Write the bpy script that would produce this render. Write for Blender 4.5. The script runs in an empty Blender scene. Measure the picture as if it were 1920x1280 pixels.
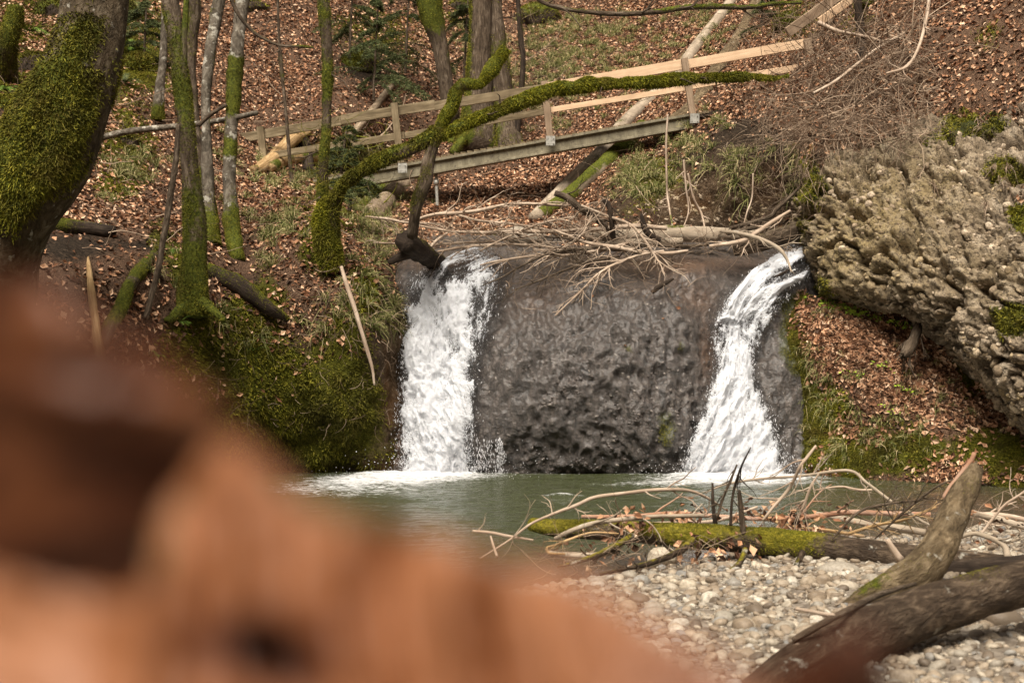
import bpy, math, random
import numpy as np
from mathutils import Vector, Matrix
rng = np.random.default_rng(7); random.seed(7)
scene = bpy.context.scene; COL = scene.collection
F_PX, CX, HY, CZ = 2666.7, 960.0, 640.0, 1.6
def P(px, py, D):                       # photo position + real distance -> world point
    px = np.asarray(px, float); py = np.asarray(py, float); D = np.asarray(D, float)
    return np.stack([(px-CX)/F_PX*D, D+0*px, CZ+(HY-py)/F_PX*D], -1)
def lin(r, g, b):
    return tuple((c/255/12.92 if c/255 <= .04045 else ((c/255+.055)/1.055)**2.4) for c in (r, g, b))+(1,)

# ---------- noise ----------
def _h(i, j, k, s):
    n = (i.astype(np.int64)*374761393 + j.astype(np.int64)*668265263 + k.astype(np.int64)*2147483647 + s*1274126177) & 0xffffffff
    n = ((n ^ (n >> 13))*1274126177) & 0xffffffff
    n = ((n ^ (n >> 16))*2246822519) & 0xffffffff
    return ((n ^ (n >> 15)) & 0xffffff)/float(0xffffff)
def vn(p, s=0):
    f = np.floor(p); t = p-f; t = t*t*(3-2*t); i, j, k = f[..., 0], f[..., 1], f[..., 2]; r = 0
    for a in (0, 1):
        for b in (0, 1):
            for c in (0, 1):
                w = (t[..., 0] if a else 1-t[..., 0])*(t[..., 1] if b else 1-t[..., 1])*(t[..., 2] if c else 1-t[..., 2])
                r = r+w*_h(i+a, j+b, k+c, s)
    return r*2-1
def fbm(p, o=4, s=0, g=.5):
    r = 0; a = 1; n = 0
    for q in range(o):
        r = r+a*vn(p*2**q+q*17.3, s+q); n += a; a *= g
    return r/n
def worley(p, s=0):
    f = np.floor(p); F1 = np.full(p.shape[:-1], 9.); F2 = F1.copy(); ID = F1*0
    for a in (-1, 0, 1):
        for b in (-1, 0, 1):
            for c in (-1, 0, 1):
                i, j, k = f[..., 0]+a, f[..., 1]+b, f[..., 2]+c
                d = np.sqrt((i+_h(i, j, k, s)-p[..., 0])**2+(j+_h(i, j, k, s+1)-p[..., 1])**2+(k+_h(i, j, k, s+2)-p[..., 2])**2)
                m = d < F1
                F2 = np.where(m, F1, np.minimum(F2, d)); ID = np.where(m, _h(i, j, k, s+5), ID); F1 = np.where(m, d, F1)
    return F1, F2, ID
def mq(pts, c=70.):
    A = np.array(pts, float); X, Y, Z = A.T; n = len(A); sc = 500.
    K = np.zeros((n+3, n+3)); K[:n, :n] = -np.sqrt(((X[:, None]-X)**2+(Y[:, None]-Y)**2+c*c))/sc
    Q = np.stack([np.ones(n), X/sc, Y/sc], 1); K[:n, n:] = Q; K[n:, :n] = Q.T
    w = np.linalg.solve(K, np.concatenate([Z, [0, 0, 0]]))
    def f(px, py):
        sh = np.shape(px); x = np.ravel(px).astype(float); y = np.ravel(py).astype(float)
        r = w[n]+w[n+1]*x/sc+w[n+2]*y/sc
        for q in range(n): r = r-w[q]*np.sqrt((x-X[q])**2+(y-Y[q])**2+c*c)/sc
        return r.reshape(sh)
    return f
def sstep(a, b, x): t = np.clip((x-a)/(b-a), 0, 1); return t*t*(3-2*t)
def field(blobs, px, py):
    r = np.ones(np.shape(px))
    for (x, y, rx, ry, s) in blobs: r = r*(1-s*np.exp(-((px-x)/rx)**2-((py-y)/ry)**2))
    return 1-r
def polydist(poly, px, py):             # signed, positive inside
    sh = np.shape(px); x = np.ravel(px); y = np.ravel(py); d = np.full(x.shape, 1e9); ins = np.zeros(x.shape, bool)
    n = len(poly)
    for q in range(n):
        x0, y0 = poly[q]; x1, y1 = poly[(q+1) % n]; dx, dy = x1-x0, y1-y0
        t = np.clip(((x-x0)*dx+(y-y0)*dy)/(dx*dx+dy*dy+1e-9), 0, 1)
        d = np.minimum(d, np.hypot(x-x0-t*dx, y-y0-t*dy))
        c = ((y0 > y) != (y1 > y)); c &= x < (x1-x0)*(y-y0)/((y1-y0) if y1 != y0 else 1e-9)+x0; ins ^= c
    return np.where(ins, d, -d).reshape(sh)

# ---------- mesh ----------
def props(o, label=None, cat=None, group=None, kind=None):
    if label: o['label'] = label
    if cat: o['category'] = cat
    if group: o['group'] = group
    if kind: o['kind'] = kind
    return o
def mkmesh(name, V, Fs, mat, attrs=None, smooth=True):
    V = np.ascontiguousarray(V, np.float32); Fs = Fs if isinstance(Fs, list) else [Fs]
    Fs = [np.asarray(f, np.int32) for f in Fs if len(f)]
    me = bpy.data.meshes.new(name); me.vertices.add(len(V)); me.vertices.foreach_set('co', V.ravel())
    li = np.concatenate([f.ravel() for f in Fs]); tot = np.concatenate([np.full(len(f), f.shape[1], np.int32) for f in Fs])
    st = np.concatenate([[0], np.cumsum(tot)[:-1]]).astype(np.int32)
    me.loops.add(len(li)); me.loops.foreach_set('vertex_index', li)
    me.polygons.add(len(tot)); me.polygons.foreach_set('loop_start', st); me.polygons.foreach_set('loop_total', tot)
    me.polygons.foreach_set('use_smooth', np.full(len(tot), smooth))
    for k, a in (attrs or {}).items():
        a = np.asarray(a, np.float32)
        if a.ndim == 1: me.attributes.new(k, 'FLOAT', 'POINT').data.foreach_set('value', a)
        else: me.attributes.new(k, 'FLOAT_VECTOR', 'POINT').data.foreach_set('vector', a.ravel())
    me.update(calc_edges=True)
    if mat: me.materials.append(mat)
    return me
def mkobj(name, V, Fs, mat, attrs=None, smooth=True, parent=None, **kw):
    o = bpy.data.objects.new(name, mkmesh(name, V, Fs, mat, attrs, smooth)); COL.objects.link(o)
    if parent: o.parent = parent; o.matrix_parent_inverse = parent.matrix_world.inverted()
    return props(o, **kw)
def empty(name, loc, **kw):
    o = bpy.data.objects.new(name, None); COL.objects.link(o); o.location = loc; o.empty_display_size = .1
    o.matrix_world = Matrix.Translation(Vector([float(c) for c in loc]))
    return props(o, **kw)
def gridfaces(nr, nc, keep=None):
    i = np.arange(nr*nc).reshape(nr, nc)
    f = np.stack([i[:-1, :-1], i[1:, :-1], i[1:, 1:], i[:-1, 1:]], -1)
    if keep is not None: f = f[keep[:-1, :-1] & keep[1:, 1:] & keep[1:, :-1] & keep[:-1, 1:]]
    return f.reshape(-1, 4)
def compact(V, F, attrs):
    u, inv = np.unique(F, return_inverse=True)
    return V[u], inv.reshape(F.shape), {k: a[u] for k, a in attrs.items()}
def gnorm(G):                            # normals of a grid (rows,cols,3) facing the camera side
    a = np.gradient(G, axis=0); b = np.gradient(G, axis=1); n = np.cross(a, b); n /= np.linalg.norm(n, axis=-1, keepdims=True)+1e-12
    s = np.sign((n*(G-np.array([0, 0, CZ]))).sum(-1, keepdims=True)); return -n*np.where(s == 0, 1, s)
def sample(V, F, n, w=None, seed=0):
    r = np.random.default_rng(seed)
    T = np.concatenate([F[:, [0, 1, 2]], F[:, [0, 2, 3]]]) if F.shape[1] == 4 else F
    a, b, c = V[T[:, 0]], V[T[:, 1]], V[T[:, 2]]; N = np.cross(b-a, c-a); ar = np.linalg.norm(N, axis=1); p = ar.copy()
    if w is not None: p = p*np.clip(w[T].mean(1), 0, None)
    if p.sum() <= 0: return np.zeros((0, 3)), np.zeros((0, 3)), np.zeros(0, int)
    q = r.choice(len(T), n, p=p/p.sum()); u, v = r.random(n), r.random(n); m = u+v > 1; u[m] = 1-u[m]; v[m] = 1-v[m]
    pt = a[q]+u[:, None]*(b[q]-a[q])+v[:, None]*(c[q]-a[q]); nn = N[q]/(ar[q][:, None]+1e-12)
    return pt, nn, T[q, 0]
def unit(v): return v/(np.linalg.norm(v, axis=-1, keepdims=True)+1e-9)
def facing(p, n):
    s = np.sign((n*(p-np.array([0, 0, CZ]))).sum(-1, keepdims=True)); return -n*np.where(s == 0, 1, s)

# ---------- materials ----------
def newmat(name):
    m = bpy.data.materials.new(name); m.use_nodes = True; nt = m.node_tree; nt.nodes.clear()
    out = nt.nodes.new('ShaderNodeOutputMaterial'); b = nt.nodes.new('ShaderNodeBsdfPrincipled')
    nt.links.new(b.outputs[0], out.inputs[0]); return m, nt, b, out
class N:
    def __init__(s, nt): s.nt = nt
    def __call__(s, t, ins=None, **kw):
        n = s.nt.nodes.new('ShaderNode'+t)
        for k, v in kw.items(): setattr(n, k, v)
        for k, v in (ins or {}).items():
            if isinstance(v, bpy.types.NodeSocket): s.nt.links.new(v, n.inputs[k])
            else: n.inputs[k].default_value = v
        return n
    def attr(s, name): return s('Attribute', attribute_name=name)
    def ramp(s, fac, stops):
        n = s('ValToRGB', {0: fac}); e = n.color_ramp.elements
        while len(e) < len(stops): e.new(.5)
        for q, (p, c) in enumerate(stops): e[q].position = p; e[q].color = c if len(c) == 4 else tuple(c)+(1,)
        return n.outputs[0]
    def mix(s, f, a, b):
        n = s('Mix', data_type='RGBA'); i = n.inputs
        for k, v in ((0, f), (6, a), (7, b)):
            if isinstance(v, bpy.types.NodeSocket): s.nt.links.new(v, i[k])
            else: i[k].default_value = v
        return n.outputs[2]
    def math(s, op, a, b=0., clamp=False): return s('Math', {0: a, 1: b}, operation=op, use_clamp=clamp).outputs[0]
    def noise(s, vec, sc, det=4, rough=.55, dist=0.):
        return s('TexNoise', {'Vector': vec, 'Scale': sc, 'Detail': det, 'Roughness': rough, 'Distortion': dist}).outputs[0]
    def bump(s, h, strength, dist): return s('Bump', {'Height': h, 'Strength': strength, 'Distance': dist}).outputs[0]
G = lambda v: (v, v, v, 1)
def mat_leaf(name, stops, rough=.55, obj=False, vary=None):
    m, nt, b, out = newmat(name); n = N(nt)
    f = n('ObjectInfo').outputs['Random'] if obj else n('NewGeometry').outputs['Random Per Island']
    c = n.ramp(f, stops)
    if vary:
        g = n('NewGeometry').outputs['Position']; c = n.mix(n.ramp(n.noise(g, .8, 4, .65), [(.42, G(0)), (.70, G(.5))]), c, vary[0]+(1,)) if len(vary) < 2 else n.mix(n.ramp(n.noise(g, 1.1, 4, .65), [(.42, G(0)), (.66, G(.8))]), n.mix(n.ramp(n.noise(g, 3.1, 4, .65), [(.48, G(0)), (.68, G(.6))]), c, vary[1]+(1,)), vary[0]+(1,))
    nt.links.new(c, b.inputs['Base Color']); b.inputs['Roughness'].default_value = rough
    b.inputs['Specular IOR Level'].default_value = .15
    return m
def mat_bark(name, c1, c2, c3, mossc=((.035, .045, .008), (.12, .13, .016)), bump=.012, rough=.85, sc=26., stretch=.22, lichen=.0, spots=0.):
    m, nt, b, out = newmat(name); n = N(nt)
    tc = n.attr('tc').outputs['Vector']
    v = n('VectorMath', {0: tc, 1: (1, 1, stretch)}, operation='MULTIPLY').outputs[0]
    a = n.noise(v, sc, 6, .65, .6); a2 = n.noise(tc, 5, 4); fine = n.noise(v, sc*4, 4)
    c = n.ramp(a, [(.3, c1), (.5, c2), (.72, c3)])
    c = n.mix(n.ramp(a2, [(.35, G(0)), (.65, G(.55))]), c, tuple(c1)+(1,) if len(c1) == 3 else c1)
    if lichen: c = n.mix(n.ramp(n.noise(tc, 9, 5), [(1-lichen-.06, G(0)), (1-lichen, G(.7))]), c, (.42, .40, .34, 1))
    ms = n.math('ADD', n.attr('moss').outputs['Fac'], n.math('MULTIPLY', n.math('SUBTRACT', n.noise(tc, 22, 4), .5), .5))
    mf = n.ramp(ms, [(.42, G(0)), (.58, G(1))])
    mc = n.ramp(n.noise(tc, 40, 3), [(.35, mossc[0]), (.7, mossc[1])])
    nt.links.new(n.mix(mf, c, mc), b.inputs['Base Color']); b.inputs['Roughness'].default_value = rough
    b.inputs['Specular IOR Level'].default_value = .12
    h = n.math('ADD', a, n.math('MULTIPLY', fine, .4))
    nt.links.new(n.bump(h, 1., bump), b.inputs['Normal']); return m

LITTER = [(0, (.018, .009, .005)), (.26, (.08, .036, .020)), (.46, (.24, .112, .060)), (.68, (.42, .225, .125)), (.86, (.60, .37, .225)), (1, (.78, .58, .41))]
M = {}
M['leaf'] = mat_leaf('dry_leaf_litter', LITTER, vary=[(.15, .085, .052)])
M['moss'] = mat_leaf('moss_blades', [(0, (.035, .040, .005)), (.35, (.11, .115, .012)), (.7, (.21, .20, .018)), (1, (.34, .30, .04))], .8, vary=[(.035, .030, .008), (.14, .10, .025)])
M['mossy'] = mat_leaf('bright_moss', [(0, (.06, .068, .008)), (.5, (.18, .185, .012)), (1, (.36, .32, .028))], .8, vary=[(.055, .055, .009), (.17, .13, .03)])
M['grass'] = mat_leaf('sedge_blades', [(0, (.06, .075, .018)), (.5, (.15, .16, .045)), (.78, (.30, .27, .12)), (1, (.50, .40, .22))], .6)
M['needle'] = mat_leaf('spruce_needles', [(0, (.02, .03, .01)), (.5, (.065, .085, .03)), (1, (.14, .15, .06))], .6)
M['fern'] = mat_leaf('fern_green', [(0, (.05, .09, .015)), (1, (.16, .25, .04))], .5)
M['herb'] = mat_leaf('herb_green', [(0, (.12, .20, .02)), (1, (.34, .44, .05))], .5)
M['twig'] = mat_leaf('twig_bark', [(0, (.08, .05, .032)), (.5, (.20, .14, .095)), (1, (.42, .32, .23))], .7)
M['palewood'] = mat_bark('pale_dead_wood', (.24, .17, .12), (.42, .33, .25), (.6, .5, .4), sc=18, bump=.004)
M['birch'] = mat_bark('grey_log_bark', (.17, .135, .10), (.33, .27, .20), (.5, .42, .33), sc=12, bump=.008, lichen=.3)
M['slopelog'] = mat_bark('dull_log_bark', (.10, .072, .05), (.25, .19, .13), (.42, .34, .25), sc=14, bump=.015, lichen=.25)
M['bark'] = mat_bark('brown_grey_bark', (.028, .020, .013), (.10, .073, .05), (.25, .20, .15), bump=.03, lichen=.22)
M['greybark'] = mat_bark('smooth_grey_bark', (.035, .029, .021), (.12, .10, .077), (.28, .25, .20), bump=.012, lichen=.36, stretch=.7, sc=16)
M['roughbark'] = mat_bark('rough_mottled_bark', (.022, .017, .010), (.085, .062, .038), (.22, .18, .125), bump=.05, lichen=.3, stretch=.65, sc=11)
M['darkbark'] = mat_bark('dark_wet_bark', (.018, .013, .010), (.04, .029, .021), (.09, .066, .048))
M['oldlog'] = mat_bark('stripped_old_log', (.018, .012, .008), (.062, .043, .028), (.19, .14, .095), sc=24, bump=.03, stretch=.38, rough=.55, lichen=.32, mossc=((.09, .08, .01), (.24, .2, .02)))
M['tanlog'] = mat_bark('barkless_tan_log', (.035, .025, .014), (.145, .105, .06), (.31, .24, .15), sc=24, bump=.035, stretch=.42, lichen=.3)
M['splinter'] = mat_bark('splintered_tan_wood', (.20, .12, .05), (.42, .28, .14), (.62, .46, .27), sc=30, bump=.02, stretch=.05)
M['redstick'] = mat_bark('orange_barked_stick', (.22, .10, .06), (.34, .20, .13), (.45, .38, .32), sc=10, bump=.004)
# ================= TERRAIN =================
HILL = [(-900,500,11),(-900,1000,11),(-900,0,14),(-900,-900,24),(-400,500,12.5),(-400,1000,12),(-400,0,17),(0,-900,42),(0,950,13.6),(0,1100,13.2),(0,800,13.5),(0,600,13.6),
 (0,480,14.6),(0,350,16.5),(0,200,21),(0,60,27),(0,-100,33),(130,480,15.2),(150,420,16.6),(200,350,18.5),(200,600,14.4),(200,760,14.6),(200,900,15),(200,200,22.5),(200,60,27),
 (350,900,16.2),(350,760,15.7),(350,640,15.6),(360,570,15.8),(300,500,16),(300,440,17.2),(300,330,20.5),(300,150,25),(300,0,30),(300,-400,40),
 (450,880,17.0),(450,750,16.5),(450,650,16.5),(480,560,16.8),(450,470,18.2),(450,420,19.6),(500,340,23.3),(500,250,25.5),(500,100,28.5),(500,0,31),
 (560,885,17.5),(560,780,17.0),(600,650,17.0),(600,560,17.2),(620,480,17.8),(600,410,19.6),(620,350,25.4),(590,335,25.4),(640,250,26),
 (700,888,17.4),(700,760,17.1),(700,640,17.05),(690,560,17.3),(690,490,18.0),(700,430,21),(700,385,24.3),(700,270,27),(650,130,29),(700,0,33),
 (740,890,17.5),(750,700,17.7),(745,600,17.9),(750,500,18.9),(740,440,20.8),
 (850,470,20),(850,420,22.5),(870,330,26),(900,200,29),(850,80,33),(900,-50,37),(900,-900,52),
 (1000,470,20),(1020,410,22.5),(1050,320,25.5),(1100,200,28.5),(1050,60,34),(1050,-100,39),
 (1150,450,20),(1150,400,21),(1160,330,22.2),(1200,260,24.5),(1220,180,28),(1250,60,33),(1250,-100,38),
 (1300,470,20.8),(1300,430,20.9),(1300,380,21),(1300,300,21.4),(1330,235,22.4),(1380,150,25),(1400,50,29),(1450,-100,33),
 (1450,480,20.4),(1450,420,20.3),(1430,330,20.2),(1450,230,20.8),(1500,150,21.5),(1550,60,22.8),(1600,-50,24.5),(1600,-900,36),
 (1600,250,19.6),(1600,400,19.2),(1600,600,18.8),(1600,900,18.8),(1700,150,19.3),(1750,250,18.4),(1800,50,19.6),(1900,150,17.8),(1900,300,17.2),(1900,600,17),(1900,900,17),
 (1950,-60,19.5),(2000,-900,30),(2300,100,15.5),(2300,600,15),(2300,950,14.5),(2800,0,12),(2800,900,11),(2800,-900,20),(850,900,19.5),(1100,900,19.5),(1400,900,19)]
hillD0 = mq(HILL)
def hillD(px, py):
    d = hillD0(px, py); p = P(px, py, d)
    return d*(1+.010*fbm(p*.7, 3, 3)+.003*fbm(p*2.3, 3, 9))
mossB = [(600,460,45,70,.8),(620,400,60,40,.9),(430,640,110,70,.85),(560,800,190,110,1.1),(450,700,140,90,.7),(620,740,90,90,.7),(640,640,50,80,.7),(380,700,90,90,.9),(480,560,60,30,.8),(240,290,60,70,.9),(215,360,50,30,.8),(500,520,40,50,.6),
 (680,540,30,60,.9),(20,100,130,130,.7),(260,100,90,130,.85),(150,-30,150,60,.8),(700,60,110,90,.6),(870,40,70,90,.6),(1010,30,40,60,.7),(1220,330,70,60,.75),(1180,400,60,30,.5),
 (1480,40,60,60,.8),(1600,40,60,40,.7),(1850,60,60,60,.4),(300,440,40,50,.6),(720,600,40,60,.5),(950,440,80,15,.6),(330,500,30,60,.8),(700,400,60,50,.5),(520,410,50,30,.5)]
darkB = [(140,465,110,35,.95),(680,130,60,45,.9),(60,200,90,70,.8),(400,150,50,60,.5),(1390,280,100,80,1.),(1330,370,170,60,.9),(720,760,60,140,.95),(740,600,40,120,.9),(680,865,90,30,.7),(870,260,40,20,.8),
 (420,520,60,20,.7),(20,420,80,50,.8),(610,720,60,60,.5),(970,110,40,50,.5),(250,460,50,20,.6),(1560,330,80,60,.6),(1100,440,100,20,.8),(940,375,40,30,.4),(270,130,60,40,.6)]
step = 5.
gx, gy = np.meshgrid(np.concatenate([np.arange(-900,-120,40.), np.arange(-120,2050,step), np.arange(2050,2840,40.)]), np.concatenate([np.arange(-900,-80,30.), np.arange(-80,1010,step)]))
gx = gx+1.2*step*0; D = hillD(gx, gy); S = P(gx, gy, D); Nn = gnorm(S)
S = S+Nn*(.10*fbm(S*1.6, 4, 21)+.045*fbm(S*5, 4, 31))[..., None]
moss = np.clip(field(mossB, gx, gy)*1.25+.35*fbm(S*1.3, 3, 41)-.18, 0, 1); dark = np.clip(field(darkB, gx, gy)+.3*fbm(S*1.7, 3, 43)-.05, 0, 1)
keep = ~((gx > 790) & (gx < 1450) & (gy > 520)) 
f1, f2, wid = worley(S*np.array([5, 5, 5.]), 77)
rocky = np.clip(field([(740,720,50,160,1),(1350,370,190,70,.9),(690,850,60,40,.8)], gx, gy), 0, 1)
S = S+Nn*(rocky*(.10*(.5-f1)))[..., None]
leafd = np.clip(1-.88*moss-.95*dark, 0, 1)*(gy < 760)*(1-.93*field([(1400,330,110,90,1),(1330,390,150,45,1)], gx, gy))*(1-(gx > 1180)*(gx < 1530)*(gy > 425))*np.clip(1-rocky*1.4, 0, 1)
V = S.reshape(-1, 3); F = gridfaces(*gx.shape, keep)
at = dict(moss=moss.ravel(), dark=dark.ravel(), rock=rocky.ravel(), leaf=leafd.ravel(), px=gx.ravel(), py=gy.ravel())
V, F, at = compact(V, F, at); hillV, hillF, hillA = V, F, at

def ground_mat(name, wet=0.):
    m, nt, b, out = newmat(name); n = N(nt); g = n('NewGeometry').outputs['Position']
    n1 = n.noise(g, 3.5, 6, .65); n2 = n.noise(g, 24, 4, .7); n3 = n.noise(g, 90, 3, .6)
    mud = n.ramp(n2, [(.3, (.012, .009, .006)), (.55, (.045, .032, .022)), (.8, (.11, .08, .055))])
    lit = n.ramp(n3, [(.34, (.022, .014, .009)), (.5, (.12, .070, .044)), (.66, (.30, .19, .125))])
    c = n.mix(n.ramp(n.math('ADD', n.attr('leaf').outputs['Fac'], n.math('MULTIPLY', n.math('SUBTRACT', n2, .5), .6)), [(.25, G(0)), (.6, G(1))]), mud, lit)
    rk = n.ramp(n2, [(.3, (.035, .022, .012)), (.5, (.13, .085, .05)), (.7, (.24, .17, .11))])
    rk = n.mix(n.ramp(n.noise(g, 1.8, 3), [(.5, G(0)), (.62, G(.7))]), rk, (.11, .055, .02, 1))
    c = n.mix(n.attr('rock').outputs['Fac'], c, rk)
    ms = n.ramp(n.math('ADD', n.attr('moss').outputs['Fac'], n.math('MULTIPLY', n.math('SUBTRACT', n1, .5), .8)), [(.4, G(0)), (.62, G(1))])
    c = n.mix(ms, c, n.ramp(n3, [(.3, (.03, .034, .005)), (.55, (.10, .10, .012)), (.75, (.20, .185, .03))]))
    nt.links.new(c, b.inputs['Base Color']); b.inputs['Roughness'].default_value = .85; b.inputs['Specular IOR Level'].default_value = .1
    h = n.math('ADD', n.math('MULTIPLY', n2, .7), n.math('MULTIPLY', n3, .35))
    nt.links.new(n.bump(h, 1, .10), b.inputs['Normal']); return m
M['ground'] = ground_mat('forest_soil')
mkobj('hillside', V, F, M['ground'], {k: at[k] for k in ('moss', 'dark', 'rock', 'leaf')}, kind='structure', label='steep wooded ravine slope of soil, moss and leaf litter', cat='hillside')

# ---------- waterfall rock step ----------
ROCK = [(600,960,18.6),(700,960,17.75),(700,889,17.75),(760,889,17.35),(900,889,17.28),(1100,889,17.24),(1300,893,17.2),(1400,905,17.0),(1500,905,17.0),(1620,900,17.6),(900,1000,17.3),(1300,1000,17.2),
 (1100,868,17.12),(1000,862,17.22),(1200,866,17.08),(1100,820,17.0),(1250,830,17.0),(950,820,17.1),(700,700,18.1),(770,700,17.75),(850,700,17.62),(930,700,17.2),(1000,700,17.05),(1120,690,16.98),(1250,700,17.1),(1330,700,17.45),(1400,720,17.5),(1470,700,17.45),(1560,700,17.9),
 (700,600,18.4),(770,600,18.0),(850,600,17.9),(930,600,17.6),(1100,600,17.3),(1290,600,17.5),(1370,620,17.85),(1440,600,17.8),(1540,600,18.1),
 (770,530,18.35),(900,530,18.1),(1100,530,17.75),(1300,530,17.75),(1420,540,18.0),(1500,530,18.2),(760,500,18.7),(900,500,18.45),(1100,495,18.2),(1300,492,18.2),(1500,492,18.5),
 (760,470,20),(1100,460,20),(1300,456,20),(1500,460,20),(1600,470,20),(1100,430,22),(760,440,22),(1500,430,22)]
rockD = mq(ROCK, 45.)
gx, gy = np.meshgrid(np.arange(690, 1640, 2.6), np.concatenate([np.arange(440, 470, 6), np.arange(470, 960, 2.6)]))
S = P(gx, gy, rockD(gx, gy)); Nn = gnorm(S)
rough = np.clip(.10+field([(1120,700,200,120,1),(1250,720,110,130,.9),(1200,850,200,40,1),(950,850,80,40,.8),(740,800,50,140,1),(1480,850,40,60,.9),(1000,600,120,40,.3)], gx, gy), 0, 1)
Q = S*np.array([1, 1, .75]); ridge = 1-np.abs(fbm(Q*5.5+.3*fbm(Q*2, 2, 5)[..., None], 4, 51))*2.2
f1, f2, _ = worley(Q*7.5+.35*fbm(Q*6, 2, 8)[..., None], 61)
top = sstep(480, 520, gy); r1, _, r3 = worley(Q*17+.3, 67)
S = S+Nn*(.05*fbm(S*1.8, 3, 55)*top+(.35+rough)*(.055*ridge-.035+.03*(.42-f1)+.035*(.45-r1)*(r3 > .5)+.05*fbm(S*np.array([7, 7, 3.2]), 4, 59))+.026*fbm(S*np.array([12, 12, 6]), 4, 57)*top)[..., None]
wetm = np.clip(field([(1310,560,35,30,.5),(1330,660,18,60,.7),(1270,495,160,14,.7),(850,495,70,10,.9),(745,790,22,90,1),(1000,560,60,50,.2),(1240,520,70,30,.2)], gx, gy), 0, 1)
rmoss = np.clip(field([(1490,640,35,70,1.1),(1480,560,45,25,.5),(1250,800,26,50,.75),(1180,650,22,22,.6),(1090,640,20,12,.5),(1230,560,30,25,.2),(1520,800,30,80,.8),(1275,650,12,22,.6)], gx, gy)+.25*fbm(S*4, 3, 71)*.8-.05, 0, 1)
V = S.reshape(-1, 3); F = gridfaces(*gx.shape); rockG = (gx, gy, S)
m, nt, b, out = newmat('wet_conglomerate'); n = N(nt); g = n('NewGeometry').outputs['Position']
v = n('VectorMath', {0: g, 1: (1, 1, .28)}, operation='MULTIPLY').outputs[0]
n1 = n.noise(v, 2.6, 6, .65, .6); n2 = n.noise(g, 30, 5, .7); n3 = n.noise(v, 12, 5, .65, .8)
c = n.ramp(n.math('ADD', n.math('MULTIPLY', n3, .6), n.math('MULTIPLY', n2, .4)), [(.38, (.007, .005, .004)), (.49, (.048, .036, .029)), (.58, (.115, .092, .077)), (.69, (.26, .22, .19))])
c = n.mix(n.ramp(n1, [(.42, G(0)), (.62, G(.5))]), c, (.07, .055, .045, 1))
c = n.mix(n.math('MULTIPLY', n.attr('wetm').outputs['Fac'], n.ramp(n3, [(.3, G(.35)), (.6, G(1))])), c, n.ramp(n2, [(.3, (.10, .04, .012)), (.7, (.22, .10, .03))]))
c = n.mix(n.ramp(n.math('ADD', n.attr('moss').outputs['Fac'], n.math('MULTIPLY', n.math('SUBTRACT', n2, .5), .8)), [(.42, G(0)), (.62, G(.9))]), c, n.ramp(n2, [(.3, (.015, .02, .004)), (.7, (.07, .075, .012))]))
nt.links.new(c, b.inputs['Base Color'])
nt.links.new(n.ramp(n1, [(.35, G(.34)), (.65, G(.58))]), b.inputs['Roughness']); b.inputs['Specular IOR Level'].default_value = .8; b.inputs['Coat Weight'].default_value = .55; b.inputs['Coat Roughness'].default_value = .25
h = n.math('ADD', n.math('MULTIPLY', n3, .6), n.math('MULTIPLY', n2, .9)); nt.links.new(n.bump(h, 1., .075), b.inputs['Normal']); nt.links.new(n.bump(n2, .5, .022), b.inputs['Coat Normal']); M['wetrock'] = m
mkobj('waterfall_rock', V, F, m, dict(moss=rmoss.ravel(), wetm=wetm.ravel()), kind='structure', label='dark wet domed rock step between the two waterfalls', cat='rock step')
rockV, rockF, rockM = V, F, rmoss.ravel()

# ---------- conglomerate cliff ----------
CP = [(1525,235),(1575,222),(1640,215),(1720,205),(1800,190),(1900,150),(2050,90),(2400,40),(2600,300),(2600,980),(2060,930),(1960,860),(1900,800),(1850,740),(1800,690),(1755,645),(1700,606),(1620,590),(1560,572),(1532,562),(1522,520),(1505,480),(1492,440),(1490,390),(1500,340),(1508,290)]
cliffD0 = mq([(1500,200,19.2),(1500,300,18.3),(1500,400,17.9),(1510,500,17.6),(1560,560,17.1),(1600,300,17.9),(1600,450,17.0),(1700,250,17.8),(1700,400,16.8),(1700,560,16.3),(1700,620,16.4),(1800,450,16.1),(1900,200,17.3),(1900,300,16.6),
 (1900,500,15.5),(1820,650,15.6),(1900,780,15.2),(2000,800,14.6),(2100,400,14.5),(2300,800,12.6),(2300,200,14.8),(2600,500,11),(2600,0,14),(1600,200,18.9),(1800,150,18.4)])
gx, gy = np.meshgrid(np.concatenate([np.arange(1455, 1990, 2.7), np.arange(1990, 2620, 12)]), np.concatenate([np.arange(30, 150, 10), np.arange(150, 880, 2.7), np.arange(880, 990, 12)]))
wob = 13*fbm(np.stack([gx, gy, 0*gx], -1)/42, 4, 81)
ed = polydist(CP, gx+wob, gy+wob)
D = cliffD0(gx, gy)+1.3*np.exp(-np.clip(ed, 0, None)/11)+.15*np.exp(-np.clip(ed, 0, None)/35)
S = P(gx, gy, D); Nn = gnorm(P(gx, gy, cliffD0(gx, gy)))
a = math.radians(38); R = np.array([[math.cos(a), 0, math.sin(a)], [0, 1, 0], [-math.sin(a), 0, math.cos(a)]])
Q = (S@R)*np.array([.75, 1, 1.5])
f1, f2, i1 = worley(Q*3.4+.25*fbm(Q*4, 2, 90)[..., None], 91); g1, g2, i2 = worley(Q*8+.2, 95); h1, h2, i3 = worley(S*19, 99)
big = fbm(Q*.9, 3, 93)
disp = .13*big+.11*(.5-f1)*(.4+i1)+.075*(.5-g1)*(.4+i2)+.06*(.45-h1)*(i3 > .3)+.07*fbm(Q*np.array([5, 5, 9]), 4, 94)-.22*sstep(.12, .0, np.abs(fbm(Q*1.3, 3, 98)))-.10*sstep(.10, .0, np.abs(fbm(Q*3.3, 3, 99)))
S = S+Nn*disp[..., None]
cav = np.clip(f1*1.1+.5*g1-.55-big*.3, 0, 1)
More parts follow.
